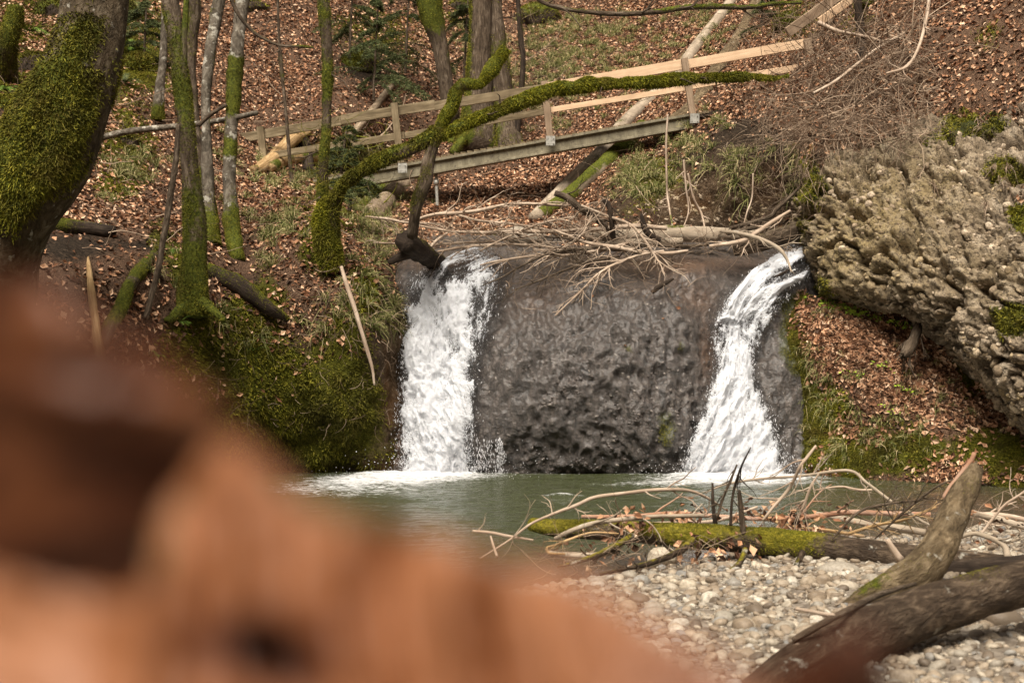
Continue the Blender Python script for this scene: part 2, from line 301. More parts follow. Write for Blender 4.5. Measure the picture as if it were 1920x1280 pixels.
cmoss = np.clip(field([(1895,598,38,34,1.3),(1915,400,26,32,1.3),(1885,320,40,25,1.1),(1830,225,60,28,1.2),(1530,350,26,30,.9),(1520,320,20,60,.8),(1640,200,110,20,.5),(1548,540,24,30,.7),(1500,440,12,60,.7),(1600,360,60,50,.22),(1720,340,60,40,.35),(1750,260,90,30,.45)], gx, gy)+.22*fbm(S*2.5, 3, 96)-.06, 0, 1)
cgold = np.clip(field([(1620,420,130,130,.9),(1560,520,60,60,.6),(1750,340,80,60,.6),(1850,520,120,60,.35)], gx, gy), 0, 1)
cdirt = np.clip(field([(1600,235,90,45,1.3),(1800,195,180,32,1.),(1520,270,50,35,1.),(1650,320,60,20,.3),(1930,340,50,60,.6),(1740,300,30,60,.4)], gx, gy)+.3*fbm(S*1.6, 3, 97)-.05, 0, 1)
F = gridfaces(*gx.shape, ed > 0)
at = dict(moss=cmoss.ravel(), gold=cgold.ravel(), dirt=cdirt.ravel(), cell=i2.ravel(), px=gx.ravel(), py=gy.ravel(), leaf=cdirt.ravel())
V, F, at = compact(S.reshape(-1, 3), F, at); cliffV, cliffF, cliffA = V, F, at
m, nt, b, out = newmat('conglomerate_cliff'); n = N(nt); g = n('NewGeometry').outputs['Position']
n2 = n.noise(g, 22, 5, .7); n3 = n.noise(g, 5, 5, .65); n4 = n.noise(g, 80, 3, .6)
c = n.ramp(n.attr('cell').outputs['Fac'], [(0, (.15, .11, .07)), (.4, (.29, .225, .15)), (.7, (.43, .34, .24)), (1, (.60, .50, .37))])
c = n.mix(n.ramp(n3, [(.35, G(0)), (.65, G(.55))]), c, (.30, .235, .16, 1))
c = n.mix(n.math('MULTIPLY', n.attr('gold').outputs['Fac'], n.ramp(n3, [(.3, G(.4)), (.6, G(.95))])), c, n.ramp(n2, [(.3, (.16, .115, .035)), (.7, (.46, .35, .16))]))
c = n.mix(n.ramp(n2, [(.38, G(.85)), (.50, G(0))]), c, (.05, .035, .022, 1))
c = n.mix(n.ramp(n.math('ADD', n.attr('dirt').outputs['Fac'], n.math('MULTIPLY', n.math('SUBTRACT', n2, .5), .9)), [(.45, G(0)), (.7, G(.9))]), c, n.ramp(n4, [(.3, (.03, .018, .01)), (.7, (.15, .085, .05))]))
c = n.mix(n.ramp(n.math('ADD', n.attr('moss').outputs['Fac'], n.math('MULTIPLY', n.math('SUBTRACT', n2, .5), .8)), [(.42, G(0)), (.62, G(1))]), c, n.ramp(n4, [(.3, (.015, .02, .004)), (.7, (.08, .085, .012))]))
nt.links.new(c, b.inputs['Base Color']); b.inputs['Roughness'].default_value = .75; b.inputs['Specular IOR Level'].default_value = .3
h = n.math('ADD', n2, n.math('MULTIPLY', n4, .35)); nt.links.new(n.bump(h, 1., .08), b.inputs['Normal']); M['cliff'] = m
mkobj('cliff', V, F, m, {k: at[k] for k in ('moss', 'gold', 'dirt', 'cell')}, kind='structure', label='pale lumpy conglomerate cliff overhanging on the right', cat='cliff')

# ---------- mound under the cliff ----------
MP = [(1440,480),(1500,540),(1545,560),(1640,560),(1750,600),(1900,730),(2050,830),(2500,880),(2500,1040),(1440,1040),(1425,900),(1450,750),(1440,600)]
moundD0 = mq([(1440,600,18.2),(1440,900,17.9),(1480,895,17.45),(1480,700,17.75),(1500,560,18.1),(1530,600,17.6),(1530,890,17.1),(1600,575,17.45),(1600,700,16.9),(1600,893,16.7),(1700,620,17.2),(1700,700,16.8),(1700,800,16.5),(1700,897,16.25),
 (1780,680,17.0),(1800,800,16.4),(1850,760,16.7),(1850,907,15.8),(1920,800,16.3),(1920,910,15.6),(2100,920,14.8),(2100,840,15.2),(2500,900,12.2),(1850,1000,15.8),(1600,1000,16.7),(1500,1000,17.3),(2500,1000,12)])
gx, gy = np.meshgrid(np.concatenate([np.arange(1420, 1990, 4.), np.arange(1990, 2500, 14)]), np.concatenate([np.arange(480, 930, 4.), np.arange(930, 1045, 12)]))
ed = polydist(MP, gx, gy)
S = P(gx, gy, moundD0(gx, gy)); Nn = gnorm(S); S = S+Nn*(.10*fbm(S*1.7, 4, 101)+.04*fbm(S*6, 3, 103))[..., None]
moss = np.clip(field([(1490,650,38,110,1.2),(1520,800,70,90,.9),(1600,855,140,48,1.3),(1545,770,50,70,.7),(1720,850,100,35,.9),(1860,840,60,50,1.1),(1820,700,40,60,1.1),(1560,560,60,16,.9),(1900,880,60,60,1),(1680,790,60,30,.45)], gx, gy)+.3*fbm(S*1.9, 3, 105)-.1, 0, 1)
dark = np.clip(field([(1470,850,40,70,.9),(1760,660,30,40,.8),(1700,770,60,30,.4),(1600,760,40,30,.35)], gx, gy)+.2*fbm(S*2, 3, 107), 0, 1)
leafd = np.clip(1.1-1.15*moss-.7*dark, 0, 1)*(gy < 905)
F = gridfaces(*gx.shape, ed > 0); at = dict(moss=moss.ravel(), leaf=leafd.ravel(), rock=0*moss.ravel(), px=gx.ravel(), py=gy.ravel())
V, F, at = compact(S.reshape(-1, 3), F, at); moundV, moundF, moundA = V, F, at
mkobj('bank', V, F, M['ground'], {k: at[k] for k in ('moss', 'leaf', 'rock')}, kind='structure', label='leaf strewn mossy earth bank beside the right waterfall', cat='bank')

# ---------- river bed / gravel bank ----------
def shore(x): return np.interp(x, [-60, -4, 0, .6, 1.2, 2, 3, 4.5, 6, 9, 60], [6, 7.5, 8.8, 9.45, 10.1, 10.8, 11.5, 12.3, 13, 14, 16])+.12*np.sin(x*3.1+1)
xs = np.concatenate([np.arange(-60, -6, 3.), np.arange(-6, 9, .07), np.arange(9, 60, 3.)]); ys = np.concatenate([np.arange(-60, 4, 3.), np.arange(4, 19, .07), np.arange(19, 90, 4.)])
X, Y = np.meshgrid(xs, ys); d = shore(X)-Y
zb = np.where(d > 0, .02+.05*np.sqrt(np.clip(d, 0, None))+.012*np.clip(d, 0, 8), .02+.33*np.maximum(d, -1.6)-.0*d)
B = np.stack([X, Y, zb], -1); B[..., 2] += .025*fbm(B*2, 3, 111)
def bedz(x, y):
    d = shore(x)-y; z = np.where(d > 0, .02+.05*np.sqrt(np.clip(d, 0, None))+.012*np.clip(d, 0, 8), .02+.33*np.maximum(d, -1.6)); p = np.stack([x, y, z], -1)
    return z+.025*fbm(p*2, 3, 111)
m, nt, b, out = newmat('silty_gravel'); n = N(nt); g = n('NewGeometry').outputs['Position']
vo = n('TexVoronoi', {'Vector': g, 'Scale': 22.}); n2 = n.noise(g, 60, 4)
c = n.ramp(vo.outputs['Color'], [(.1, (.10, .08, .06)), (.5, (.20, .165, .125)), (.9, (.32, .28, .23))]); c = n.mix(n.ramp(n2, [(.35, G(.8)), (.6, G(0))]), c, (.06, .045, .032, 1))
nt.links.new(c, b.inputs['Base Color']); b.inputs['Roughness'].default_value = .7
nt.links.new(n.bump(vo.outputs['Distance'], -.8, .02), b.inputs['Normal'])
mkobj('river_bed', B.reshape(-1, 3), gridfaces(*X.shape), m, kind='structure', label='silty gravel river bed and bank', cat='river bed')

# unseen opposite valley side, added behind the viewpoint to block low sky light
th = np.radians(np.linspace(168, 372, 90)); rr = np.concatenate([np.linspace(7.5, 16, 14), np.linspace(17.5, 46, 20)]); T_, R2 = np.meshgrid(th, rr)
S = np.stack([R2*np.cos(T_), R2*np.sin(T_)*.9, .2+1.05*np.clip(R2-8, 0, None)**1.02], -1); S = S+.5*fbm(S*.4, 4, 131)[..., None]*np.array([1, 1, .6]); z0 = 0*S[..., 0].ravel()
mkobj('hillside', S.reshape(-1, 3), gridfaces(*T_.shape), M['ground'], dict(moss=z0+.25*fbm(S*.5, 3, 7).ravel(), dark=z0, rock=z0, leaf=z0+.8), kind='structure', label='opposite valley side behind the viewpoint', cat='hillside')

# ---------- pool water ----------
xs = np.arange(-9, 11, .05); ys = np.concatenate([np.arange(8.2, 19.6, .05)]); X, Y = np.meshgrid(xs, ys); Z = 0*X
pxw = X/Y*F_PX+CX
fo = field([(-1.15,16.9,.85,.55,1.6),(-1.55,16.2,.8,.6,1.0),(-1.9,15.4,.9,.6,.55),(-1.3,14.9,1.0,.5,.3),(2.65,16.75,.85,.5,1.6),(2.5,16.1,1.1,.5,.75),(.3,17.12,1.6,.06,.4),(.55,14.75,.22,.05,.9),(1.7,15.9,.7,.25,.45)], X, Y)
foam = np.clip(fo, 0, 1.2)
rip = fbm(np.stack([X*1.2, Y*2.6, Z], -1)*1.4, 4, 121); rip2 = fbm(np.stack([X*1.3, Y*2.2, Z], -1)*5, 3, 123)
Z = .014*rip+.005*rip2+foam*(.04*fbm(np.stack([X, Y, Z], -1)*4, 4, 125)+.03)
m, nt, b, out = newmat('pool_water'); n = N(nt); g = n('NewGeometry').outputs['Position']
v = n('VectorMath', {0: g, 1: (1, 2.2, 1)}, operation='MULTIPLY').outputs[0]
n1 = n.noise(v, 5, 5, .6, .5); n2 = n.noise(v, 19, 5, .65, .6); n3 = n.noise(v, 45, 3, .6)
b.inputs['Base Color'].default_value = (.050, .058, .028, 1); b.inputs['Roughness'].default_value = .05; b.inputs['IOR'].default_value = 1.33; b.inputs['Specular IOR Level'].default_value = .5
sh = n.attr('shallow').outputs['Fac']
nt.links.new(n.mix(sh, (.042, .050, .017, 1), n.ramp(n1, [(.3, (.075, .052, .03)), (.7, (.14, .105, .065))])), b.inputs['Base Color'])
h = n.math('ADD', n1, n.math('ADD', n.math('MULTIPLY', n2, .35), n.math('MULTIPLY', n3, .12))); nt.links.new(n.bump(h, 1., .09), b.inputs['Normal'])
tr = n('BsdfTransparent', {0: (.75, .7, .55, 1)}); gl = n('BsdfGlossy', {'Roughness': .06}); fr = n('Fresnel', {'IOR': 1.33, 'Normal': n.bump(h, .8, .035)})
nt.links.new(n.bump(h, .8, .035), gl.inputs['Normal'])
clear = n('MixShader', {0: fr.outputs[0], 1: tr.outputs[0], 2: gl.outputs[0]})
w = n('MixShader', {0: n.math('MULTIPLY', sh, .6), 1: b.outputs[0], 2: clear.outputs[0]})
fb = n('BsdfPrincipled', {'Base Color': (.86, .87, .88, 1), 'Roughness': .5})
nt.links.new(n.bump(n2, 1, .05), fb.inputs['Normal'])
ff = n.ramp(n.math('ADD', n.attr('foam').outputs['Fac'], n.math('MULTIPLY', n.math('SUBTRACT', n.math('ADD', n.math('MULTIPLY', n2, .6), n.math('MULTIPLY', n1, .4)), .5), 3.4)), [(.42, G(0)), (.95, G(1))])
nt.links.new(n('MixShader', {0: ff, 1: w.outputs[0], 2: fb.outputs[0]}).outputs[0], out.inputs[0]); M['pool'] = m
shal = np.clip(np.maximum(sstep(1.9, .1, Y-shore(X)), sstep(2.6, 4.2, X)*sstep(16.5, 14, Y)*.9), 0, 1)
mkobj('pool_water', np.stack([X, Y, Z], -1).reshape(-1, 3), gridfaces(*X.shape), m, dict(foam=foam.ravel(), shallow=shal.ravel()), kind='structure', label='green brown plunge pool with white foam', cat='pool')

# ---------- waterfalls ----------
m, nt, b, out = newmat('falling_water'); n = N(nt); fc = n.attr('fc').outputs['Vector']
v = n('VectorMath', {0: fc, 1: (1, 1, .30)}, operation='MULTIPLY').outputs[0]
n1 = n.noise(v, 7, 4, .6, .8); n2 = n.noise(v, 26, 5, .7, 1.0); n3 = n.noise(fc, 60, 4, .7, .6)
b.inputs['Base Color'].default_value = (.90, .93, .98, 1); b.inputs['Roughness'].default_value = .35
s = n.math('ADD', n.math('MULTIPLY', n1, .9), n.math('ADD', n.math('MULTIPLY', n2, 1.0), n.math('MULTIPLY', n3, 1.2)))
s = n.math('ADD', n.math('SUBTRACT', s, 1.585), n.math('SUBTRACT', n.attr('foam').outputs['Fac'], .5))
a = n.ramp(n.math('ADD', s, .35), [(.26, G(0)), (.40, G(.75)), (.60, G(1))])
bm = n.bump(n.math('ADD', n2, n.math('MULTIPLY', n3, .7)), .8, .06); nt.links.new(bm, b.inputs['Normal'])
tl = n('BsdfTranslucent', {0: (.9, .91, .95, 1)}); wh = n('MixShader', {0: .22, 1: b.outputs[0], 2: tl.outputs[0]})
tr = n('BsdfTransparent', {0: (.9, .9, .9, 1)}); gl = n('BsdfGlossy', {'Roughness': .15}); nt.links.new(bm, gl.inputs['Normal'])
fr = n('Fresnel', {'IOR': 1.45}); nt.links.new(bm, fr.inputs['Normal'])
cl = n('MixShader', {0: n.math('MULTIPLY', fr.outputs[0], n.attr('film').outputs['Fac']), 1: tr.outputs[0], 2: gl.outputs[0]})
nt.links.new(n('MixShader', {0: a, 1: cl.outputs[0], 2: wh.outputs[0]}).outputs[0], out.inputs[0]); M['fall'] = m
m, nt, b, out = newmat('water_spray'); b.inputs['Base Color'].default_value = (.9, .9, .92, 1); b.inputs['Roughness'].default_value = .15
n = N(nt); tl = n('BsdfTranslucent', {0: (.85, .86, .9, 1)}); nt.links.new(n('MixShader', {0: .35, 1: b.outputs[0], 2: tl.outputs[0]}).outputs[0], out.inputs[0]); M['spray'] = m
def strands(name, pts, dirs, L, W, mat, **kw):       # small elongated irregular drops (double tetrahedra)
    n_ = len(pts); r = np.random.default_rng(3); a = unit(np.cross(dirs, r.normal(size=(n_, 3)))); c = np.cross(dirs, a)
    L = L[:, None]; W = W[:, None]; o = pts; k = (r.random((n_, 1))-.5)*.5
    vs = [o-dirs*L*.5, o+dirs*L*.5+a*W*.8]+[o+dirs*L*k+W*(a*math.cos(t)+c*math.sin(t))*(.6+.6*r.random((n_, 1))) for t in (0, 2.1, 4.2)]
    V = np.stack(vs, 1).reshape(-1, 3); b_ = np.arange(n_)[:, None]*5
    F = np.concatenate([b_+np.array(t) for t in ((0, 3, 2), (0, 4, 3), (0, 2, 4), (1, 2, 3), (1, 3, 4), (1, 4, 2))])
    return mkobj(name, V, F, mat, **kw)
def waterfall(rows, label, seed, spray_n):
    R_ = np.array(rows, float); yy = np.arange(R_[0, 0], R_[-1, 0]+.1, 1.8); L = np.interp(yy, R_[:, 0], R_[:, 1]); Rr = np.interp(yy, R_[:, 0], R_[:, 2]); fo = np.interp(yy, R_[:, 0], R_[:, 3])
    L = L+4*fbm(np.stack([yy/22, 0*yy, 0*yy+seed], -1), 3, seed); Rr = Rr+5*fbm(np.stack([yy/22, 0*yy+9, 0*yy+seed], -1), 3, seed+1)
    u = np.linspace(-.12, 1.12, 120); px = L[:, None]+(Rr-L)[:, None]*u; py = yy[:, None]+0*px; 
    D = rockD(px, py); t = (yy-yy[0])/(yy[-1]-yy[0]); S = P(px, py, D); Nn = gnorm(S)
    e = np.clip(np.minimum(u+.12, 1.12-u)/.3, 0, 1)
    U = np.stack([u[None]*(Rr-L)[:, None]/155+0*px, 0*px+seed, -np.cumsum(np.ones_like(px)*1.8/155, 0)], -1)
    n_ = fbm(U*np.array([7, 1, 3.6])+.35*fbm(U*4, 2, seed+8)[..., None], 4, seed+5); n5 = 1-2.2*np.abs(fbm(U*np.array([15, 1, 8.])+.3*fbm(U*9, 2, seed+9)[..., None], 3, seed+6))
    S = S+Nn*((.05+.05*e+(.10+.12*t[:, None])*e*(n_*.9+.2))+.045*e*n5)[..., None]; S[..., 2] = np.where(t[:, None] > .97, np.maximum(S[..., 2], .01), S[..., 2])
    foam = fo[:, None]*np.clip((np.minimum(u, 1-u)+.12)/.30, 0, 1)-.5*np.clip(-np.minimum(u, 1-u)*12, 0, 1)+.6*n_+.16*n5-.12*(1-t[:, None])
    film = np.clip((np.minimum(u, 1-u)+.12)/.12, 0, 1)+0*px
    o = mkobj('waterfall', S.reshape(-1, 3), gridfaces(*px.shape), M['fall'], dict(foam=foam.ravel(), film=film.ravel(), fc=U.reshape(-1, 3)), kind='structure', label=label, cat='waterfall')
    r = np.random.default_rng(seed); w = (np.clip(foam, .03, 1)*(.25+.75*t[:, None])*np.clip(1.25-e, .15, 1)).ravel()
    pts, nn, ix = sample(S.reshape(-1, 3), gridfaces(*px.shape), spray_n, w, seed); nn = facing(pts, nn)
    tt = t[np.clip(ix//120, 0, len(t)-1)]; pts = pts+nn*(r.random(len(pts))**2*(.03+.12*tt))[:, None]+r.normal(size=pts.shape)*np.array([.02, .015, .02])
    d = unit(np.array([0, -.15, -1])+r.normal(size=pts.shape)*np.array([.35, .2, .3])); sz = .003+.008*r.random(len(pts))**3
    n2 = 500; sp = np.stack([P(np.interp(yy[-1], R_[:, 0], (R_[:, 1]+R_[:, 2])/2), yy[-1], 17.)[0]+r.normal(size=n2)*.55, 16.75+r.normal(size=n2)*.22, np.abs(r.normal(size=n2))*.13+.01], -1)
    pts = np.concatenate([pts, sp]); d = np.concatenate([d, unit(r.normal(size=sp.shape))]); sz = np.concatenate([sz, .004+.007*r.random(n2)])
    s = strands('spray', pts, d, sz*(2.+4*np.concatenate([r.random(len(tt)), 0*sp[:, 0]])), sz*.62, M['spray'], parent=None, kind='stuff', label='white droplets thrown out by the '+('left' if seed < 350 else 'right')+' waterfall', cat='spray')
    return o
waterfall([(487,868,925,.42),(500,830,945,.52),(515,790,942,.55),(535,768,942,.60),(560,765,938,.66),(600,762,925,.78),(650,757,908,.86),(700,758,897,.88),(750,761,892,.95),(800,762,889,1.02),(850,764,887,1.12),(892,762,890,1.3)], 'broad white waterfall pouring down the left side of the rock', 300, 6500)
waterfall([(478,1476,1514,.5),(495,1455,1516,.60),(512,1425,1512,.62),(530,1392,1495,.66),(550,1366,1478,.72),(570,1345,1462,.76),(600,1330,1442,.78),(640,1328,1424,.8),(690,1330,1416,.84),(740,1324,1424,.84),(790,1308,1444,.9),(840,1292,1458,.98),(880,1280,1466,1.1),(908,1270,1472,1.3)], 'narrower waterfall bending down from the cliff foot on the right', 400, 5500)

r = np.random.default_rng(9); k = 420; x = np.where(r.random(k) < .6, 937+r.normal(size=k)*4.5, 905+r.normal(size=k)*12); y = r.uniform(822, 890, k); p = P(x, y, rockD(x, y)-.07-.05*r.random(k))
strands('spray', p, unit(np.array([0, -.05, -1])+r.normal(size=(k, 3))*.12), .02+.03*r.random(k), .0035+.003*r.random(k), M['spray'], kind='stuff', label='thin trickle dripping at the rock base right of the left waterfall', cat='spray')
# ================= WOOD =================
def catmull(pts, step):
    p = np.asarray(pts, float); e = np.concatenate([[2*p[0]-p[1]], p, [2*p[-1]-p[-2]]]); out = []
    for q in range(len(p)-1):
        a, b, c, d = e[q:q+4]; k = max(2, int(np.linalg.norm((c-b)[:3])/step)); t = np.linspace(0, 1, k, endpoint=False)[:, None]
        out.append(.5*((2*b)+(-a+c)*t+(2*a-5*b+4*c-d)*t*t+(-a+3*b-3*c+d)*t**3))
    return np.concatenate(out+[p[-1:]])
def tube(path, seg=10, step=None, amp=.12, freq=6., seed=0, rag=0., flat=1.):
    """path rows x,y,z,r ; returns V,F,tc,N"""
    path = np.asarray(path, float); rm = path[:, 3].max(); step = step or max(rm*.9, .015); q = catmull(path, step); C, r = q[:, :3], np.clip(q[:, 3], .0008, None)
    T = unit(np.gradient(C, axis=0)); k = len(C); U = np.zeros_like(C); u = np.cross(T[0], [0.3, .9, .2]); u /= np.linalg.norm(u)
    for i in range(k):
        u = u-T[i]*u.dot(T[i]); u /= np.linalg.norm(u)+1e-12; U[i] = u
    W_ = np.cross(T, U); th = np.arange(seg)/seg*2*math.pi
    dirs = U[:, None]*np.cos(th)[None, :, None]+W_[:, None]*np.sin(th)[None, :, None]*flat
    s = np.concatenate([[0], np.cumsum(np.linalg.norm(np.diff(C, axis=0), axis=1))])
    base = C[:, None]+dirs*r[:, None, None]
    nz = fbm(base*freq+seed*3.7, 4, seed%50) if amp else 0
    rr = r[:, None]*(1+amp*2*nz)
    V = (C[:, None]+dirs*(rr[..., None] if amp else r[:, None, None]))
    if rag:
        for e_, sg in ((0, -1), (-1, 1)): V[e_] += T[e_]*sg*(rag*rng.random(seg)*r[e_]*2)[:, None]
    tc = np.stack([np.cos(th)[None]*r[:, None], np.sin(th)[None]*r[:, None], s[:, None]+0*th[None]], -1)+seed*1.37
    i = np.arange(k*seg).reshape(k, seg); F = np.stack([i[:-1], np.roll(i[:-1], -1, 1), np.roll(i[1:], -1, 1), i[1:]], -1).reshape(-1, 4)
    V = np.concatenate([V.reshape(-1, 3), (C[0]-T[0]*r[0]*.08)[None], (C[-1]+T[-1]*r[-1]*.15)[None]]); tc = np.concatenate([tc.reshape(-1, 3), tc[0, :1], tc[-1, :1]])
    a, z = k*seg, k*seg+1; j = np.arange(seg); cap = np.concatenate([np.stack([np.full(seg, a), (j+1) % seg, j], 1), np.stack([np.full(seg, z), (k-1)*seg+j, (k-1)*seg+(j+1) % seg], 1)])
    Nv = np.concatenate([dirs.reshape(-1, 3), -T[:1], T[-1:]])
    return V, F, cap, tc, Nv
def pix(path, taper=None):              # (px,py,D,width px) -> x,y,z,r
    a = np.array(path, float); p = P(a[:, 0], a[:, 1], a[:, 2]); return np.concatenate([p, (a[:, 3]/2/F_PX*a[:, 2])[:, None]], 1)
def join(parts):                        # list of (V,F,cap,tc,N)
    V = []; Fq = []; Ft = []; tc = []; Nv = []; o = 0
    for v, f, c, t, nn in parts:
        V.append(v); Fq.append(f+o); Ft.append(c+o); tc.append(t); Nv.append(nn); o += len(v)
    return np.concatenate(V), np.concatenate(Fq), np.concatenate(Ft), np.concatenate(tc), np.concatenate(Nv)
def blades(pts, nrm, L, W, jitter=.6, up=(0, 0, .25), seed=0, droop=0.):
    r = np.random.default_rng(seed); k = len(pts); d = unit(nrm+r.normal(size=(k, 3))*jitter+np.array(up)); s = unit(np.cross(d, r.normal(size=(k, 3))))
    L = L*(.5+r.random(k))[:, None]; W = W*(.6+.8*r.random(k))[:, None]
    V = np.stack([pts-s*W, pts+s*W, pts+d*L+np.array([0, 0, -droop])*L], 1).reshape(-1, 3)
    return V, np.arange(k*3).reshape(-1, 3)
def mossfuzz(V, F, w, n, L, W, seed, parent, mat='moss', name='moss', droop=.3, **kw):
    pts, nn, _ = sample(V, F, n, w, seed)
    if not len(pts): return
    c = V.mean(0); 
    q = rng.random(len(pts)) < .07*(L > .018); LL = np.where(q, L*1.9, L)[:, None]; v, f = blades(pts, np.where(q[:, None], nn*.4+np.array([0, 0, -.5]), nn), LL, W, .7, up=(0, 0, .1), seed=seed, droop=droop); return mkobj(name, v, f, M[mat], smooth=False, parent=parent, kind='stuff', **kw)
def mossattr(V, Nv, tc, amt, seed=0, upb=.25, prof=None):
    a = amt+upb*Nv[:, 2]+.62*fbm(V*3.2+seed, 4, seed % 40)
    if prof is not None: a = a+prof
    return a
def twigs(path, n, ln, seed, r0=.35, spread=(.5, 1.2), sub=2, grav=0., t0=.1, t1=.98):
    """side twigs of a branch; returns list of tubes"""
    r = np.random.default_rng(seed); q = catmull(path, .03); C, R_ = q[:, :3], q[:, 3]; T = unit(np.gradient(C, axis=0)); out = []
    for i in range(n):
        k = int((t0+(t1-t0)*r.random())*(len(C)-1)); L = ln*(.4+.9*r.random()); ang = r.uniform(*spread); ax = unit(np.cross(T[k], r.normal(size=3)))
        d = unit(T[k]*math.cos(ang)+ax*math.sin(ang)); rad = max(.0016, min(R_[k]*r0, .012)); pts = [C[k]]
        for j in range(4):
            d = unit(d+r.normal(size=3)*.22+np.array([0, 0, -grav])); pts.append(pts[-1]+d*L/4)
        pth = np.concatenate([np.array(pts), np.linspace(rad, rad*.35, 5)[:, None]], 1)
        out.append(tube(pth, 4, L/6, 0, seed=seed+i))
        if sub: out += twigs(pth, sub, L*.45, seed*7+i, .7, spread, 0, grav)
    return out
def smooth_tri(F): return F
def wood(name, path, mat, moss=0., fz=0, side=None, seed=None, amp=.12, seg=None, rag=0., top=None, prof=None, parent=None, upb=.25, L=.02, mm='moss', flat=1., snap=False, **kw):
    if snap: path = [(a, b_, float(hillD(np.array([float(a)]), np.array([float(b_)]))[0])-w/F_PX*d*.8, w) for a, b_, d, w in path]
    seed = seed if seed is not None else int(abs(path[0][0]*7+path[0][1]*3)) % 997
    p = pix(path) if len(path[0]) == 4 and not isinstance(path, np.ndarray) else path
    rm = p[:, 3].max(); seg = seg or (20 if rm > .12 else 12 if rm > .03 else 7)
    parts = [tube(p, seg, None, amp, 2.5/max(rm*3, .08), seed, rag, flat)]
    V, Fq, Ft, tc, Nv = join(parts); ms = mossattr(V, Nv, tc, moss-.35, seed, upb)
    if prof is not None: ms = ms+prof(V)
    if fz: V = V+Nv*(np.clip(ms*2.5, 0, 1)*L*(.45+1.1*fbm(V*(.22/L), 3, 5)))[:, None]
    o = mkobj(name, V, [Fq, Ft], M[mat], dict(tc=tc, moss=ms+.3), parent=parent, **kw)
    if side:
        ps = []
        for a in side: ps += twigs(p, *a[:2], seed+31, *a[2:])
        V2, F2, T2, tc2, _ = join(ps); mkobj('twigs', V2, [F2, T2], M[mat], dict(tc=tc2, moss=0*V2[:, 0]), parent=o, kind='stuff')
    if fz: mossfuzz(V, Fq, np.clip((ms-.0)*3, 0, 1)*np.clip(.8+1.2*fbm(V*7, 2, 9), .1, 2), int(fz*2.3), L*.55, L*.12, seed, o, mm)
    return o
GT = 'slender trees standing on the left bank'
def tree(label, trunk, mat, moss, fz, extra=(), name='tree', group=None, side=None, prof=None, L=.022, mm='moss', snap=True, **kw):
    bx, by = trunk[-1][:2]; kk = float(hillD(np.array([float(bx)]), np.array([float(by)]))[0])*1.0/trunk[-1][2] if snap else 1.
    trunk = [(a, b_, d*kk, w) for a, b_, d, w in trunk]; extra = [([(a, b_, d*kk, w) for a, b_, d, w in br[0]],)+tuple(br[1:]) for br in extra]
    base = pix(trunk)[-1, :3]; e = empty(name, base, label=label, cat='tree', group=group)
    wood('trunk', trunk, mat, moss, fz, parent=e, prof=prof, side=side, L=L, mm=mm, **kw)
    for br in extra: wood('branch', br[0], br[1] if len(br) > 1 else mat, br[2] if len(br) > 2 else moss, br[3] if len(br) > 3 else 0, parent=e, side=br[4] if len(br) > 4 else None, L=L)
    return e
Z = lambda lo, hi, a: (lambda V: a*sstep(hi, lo, V[:, 2])) # more moss towards low z
def pz(py, D): return CZ+(HY-py)/F_PX*D
# big leaning mossy tree, far left
def bigprof(V):
    px = V[:, 0]/V[:, 1]*F_PX+CX; py = HY-(V[:, 2]-CZ)/V[:, 1]*F_PX
    return 1.1*field([(120,205,70,60,1.0),(30,300,75,120,1.3),(100,280,50,70,1),(60,180,50,60,.9),(90,330,50,60,.6),(165,70,60,50,.55),(205,140,30,60,.5)], px, py)+.35*fbm(V*3, 3, 12)-.55*field([(90,400,40,70,1)], px, py)-.15
tree('huge leaning trunk wrapped in shaggy moss at the left edge', [(215,-420,14.2,112),(190,-150,14,118),(180,-30,13.8,122),(170,50,13.7,128),(150,130,13.6,142),(118,210,13.6,165),(82,290,13.6,176),(55,350,13.6,158),(32,420,13.7,130),(8,490,13.9,128),(-8,560,14,150)], 'roughbark', .16, 26000, prof=bigprof, L=.05, amp=.07, seg=48, upb=.1,
     extra=[([(150,100,13.5,60),(200,-60,13.6,40),(260,-260,13.4,30)],'bark',.1)])
tree('short moss covered stub trunk in the top left corner', [(30,12,20,26),(26,40,20,30),(18,75,20,32),(14,120,20.2,34),(14,150,20.4,36)], 'bark', .75, 3500, L=.04)
tree('tall mossy multi-stemmed tree rooted on top of the mossy bluff', [(318,-260,16.4,28),(318,-60,16.5,30),(320,10,16.5,31),(330,60,16.4,30),(334,110,16.3,28),(343,180,16.2,28),(350,250,16.1,30),(357,330,16,33),(365,410,15.9,38),(364,490,15.8,44),(360,560,15.8,58),(358,590,15.8,74)], 'bark', .46, 12000, group=GT, prof=Z(pz(560,15.9), pz(330,16), .45), L=.03,
     extra=[([(350,250,16.1,14),(345,100,16.3,12),(352,-40,16.4,10)],),([(360,560,15.8,26),(330,590,15.5,16),(312,600,15.3,8)],'bark',.8,800),([(360,555,15.8,26),(395,580,15.6,16),(420,600,15.5,8)],'bark',.8,800)])
tree('second slim mossy tree from the huge leaning trunk, knobbly and grey above', [(352,-260,18,24),(358,-40,18,25),(366,15,18,24),(362,55,18,22),(357,95,18,24),(357,135,18,20),(362,190,18,20),(368,260,17.9,20),(385,330,17.7,22),(393,390,17.5,24),(398,450,17.4,28)], 'bark', .34, 6000, group=GT, prof=Z(pz(450,17.5), pz(180,18), .35), extra=[([(357,95,18,12),(340,60,18,8),(335,10,18,6)],)])
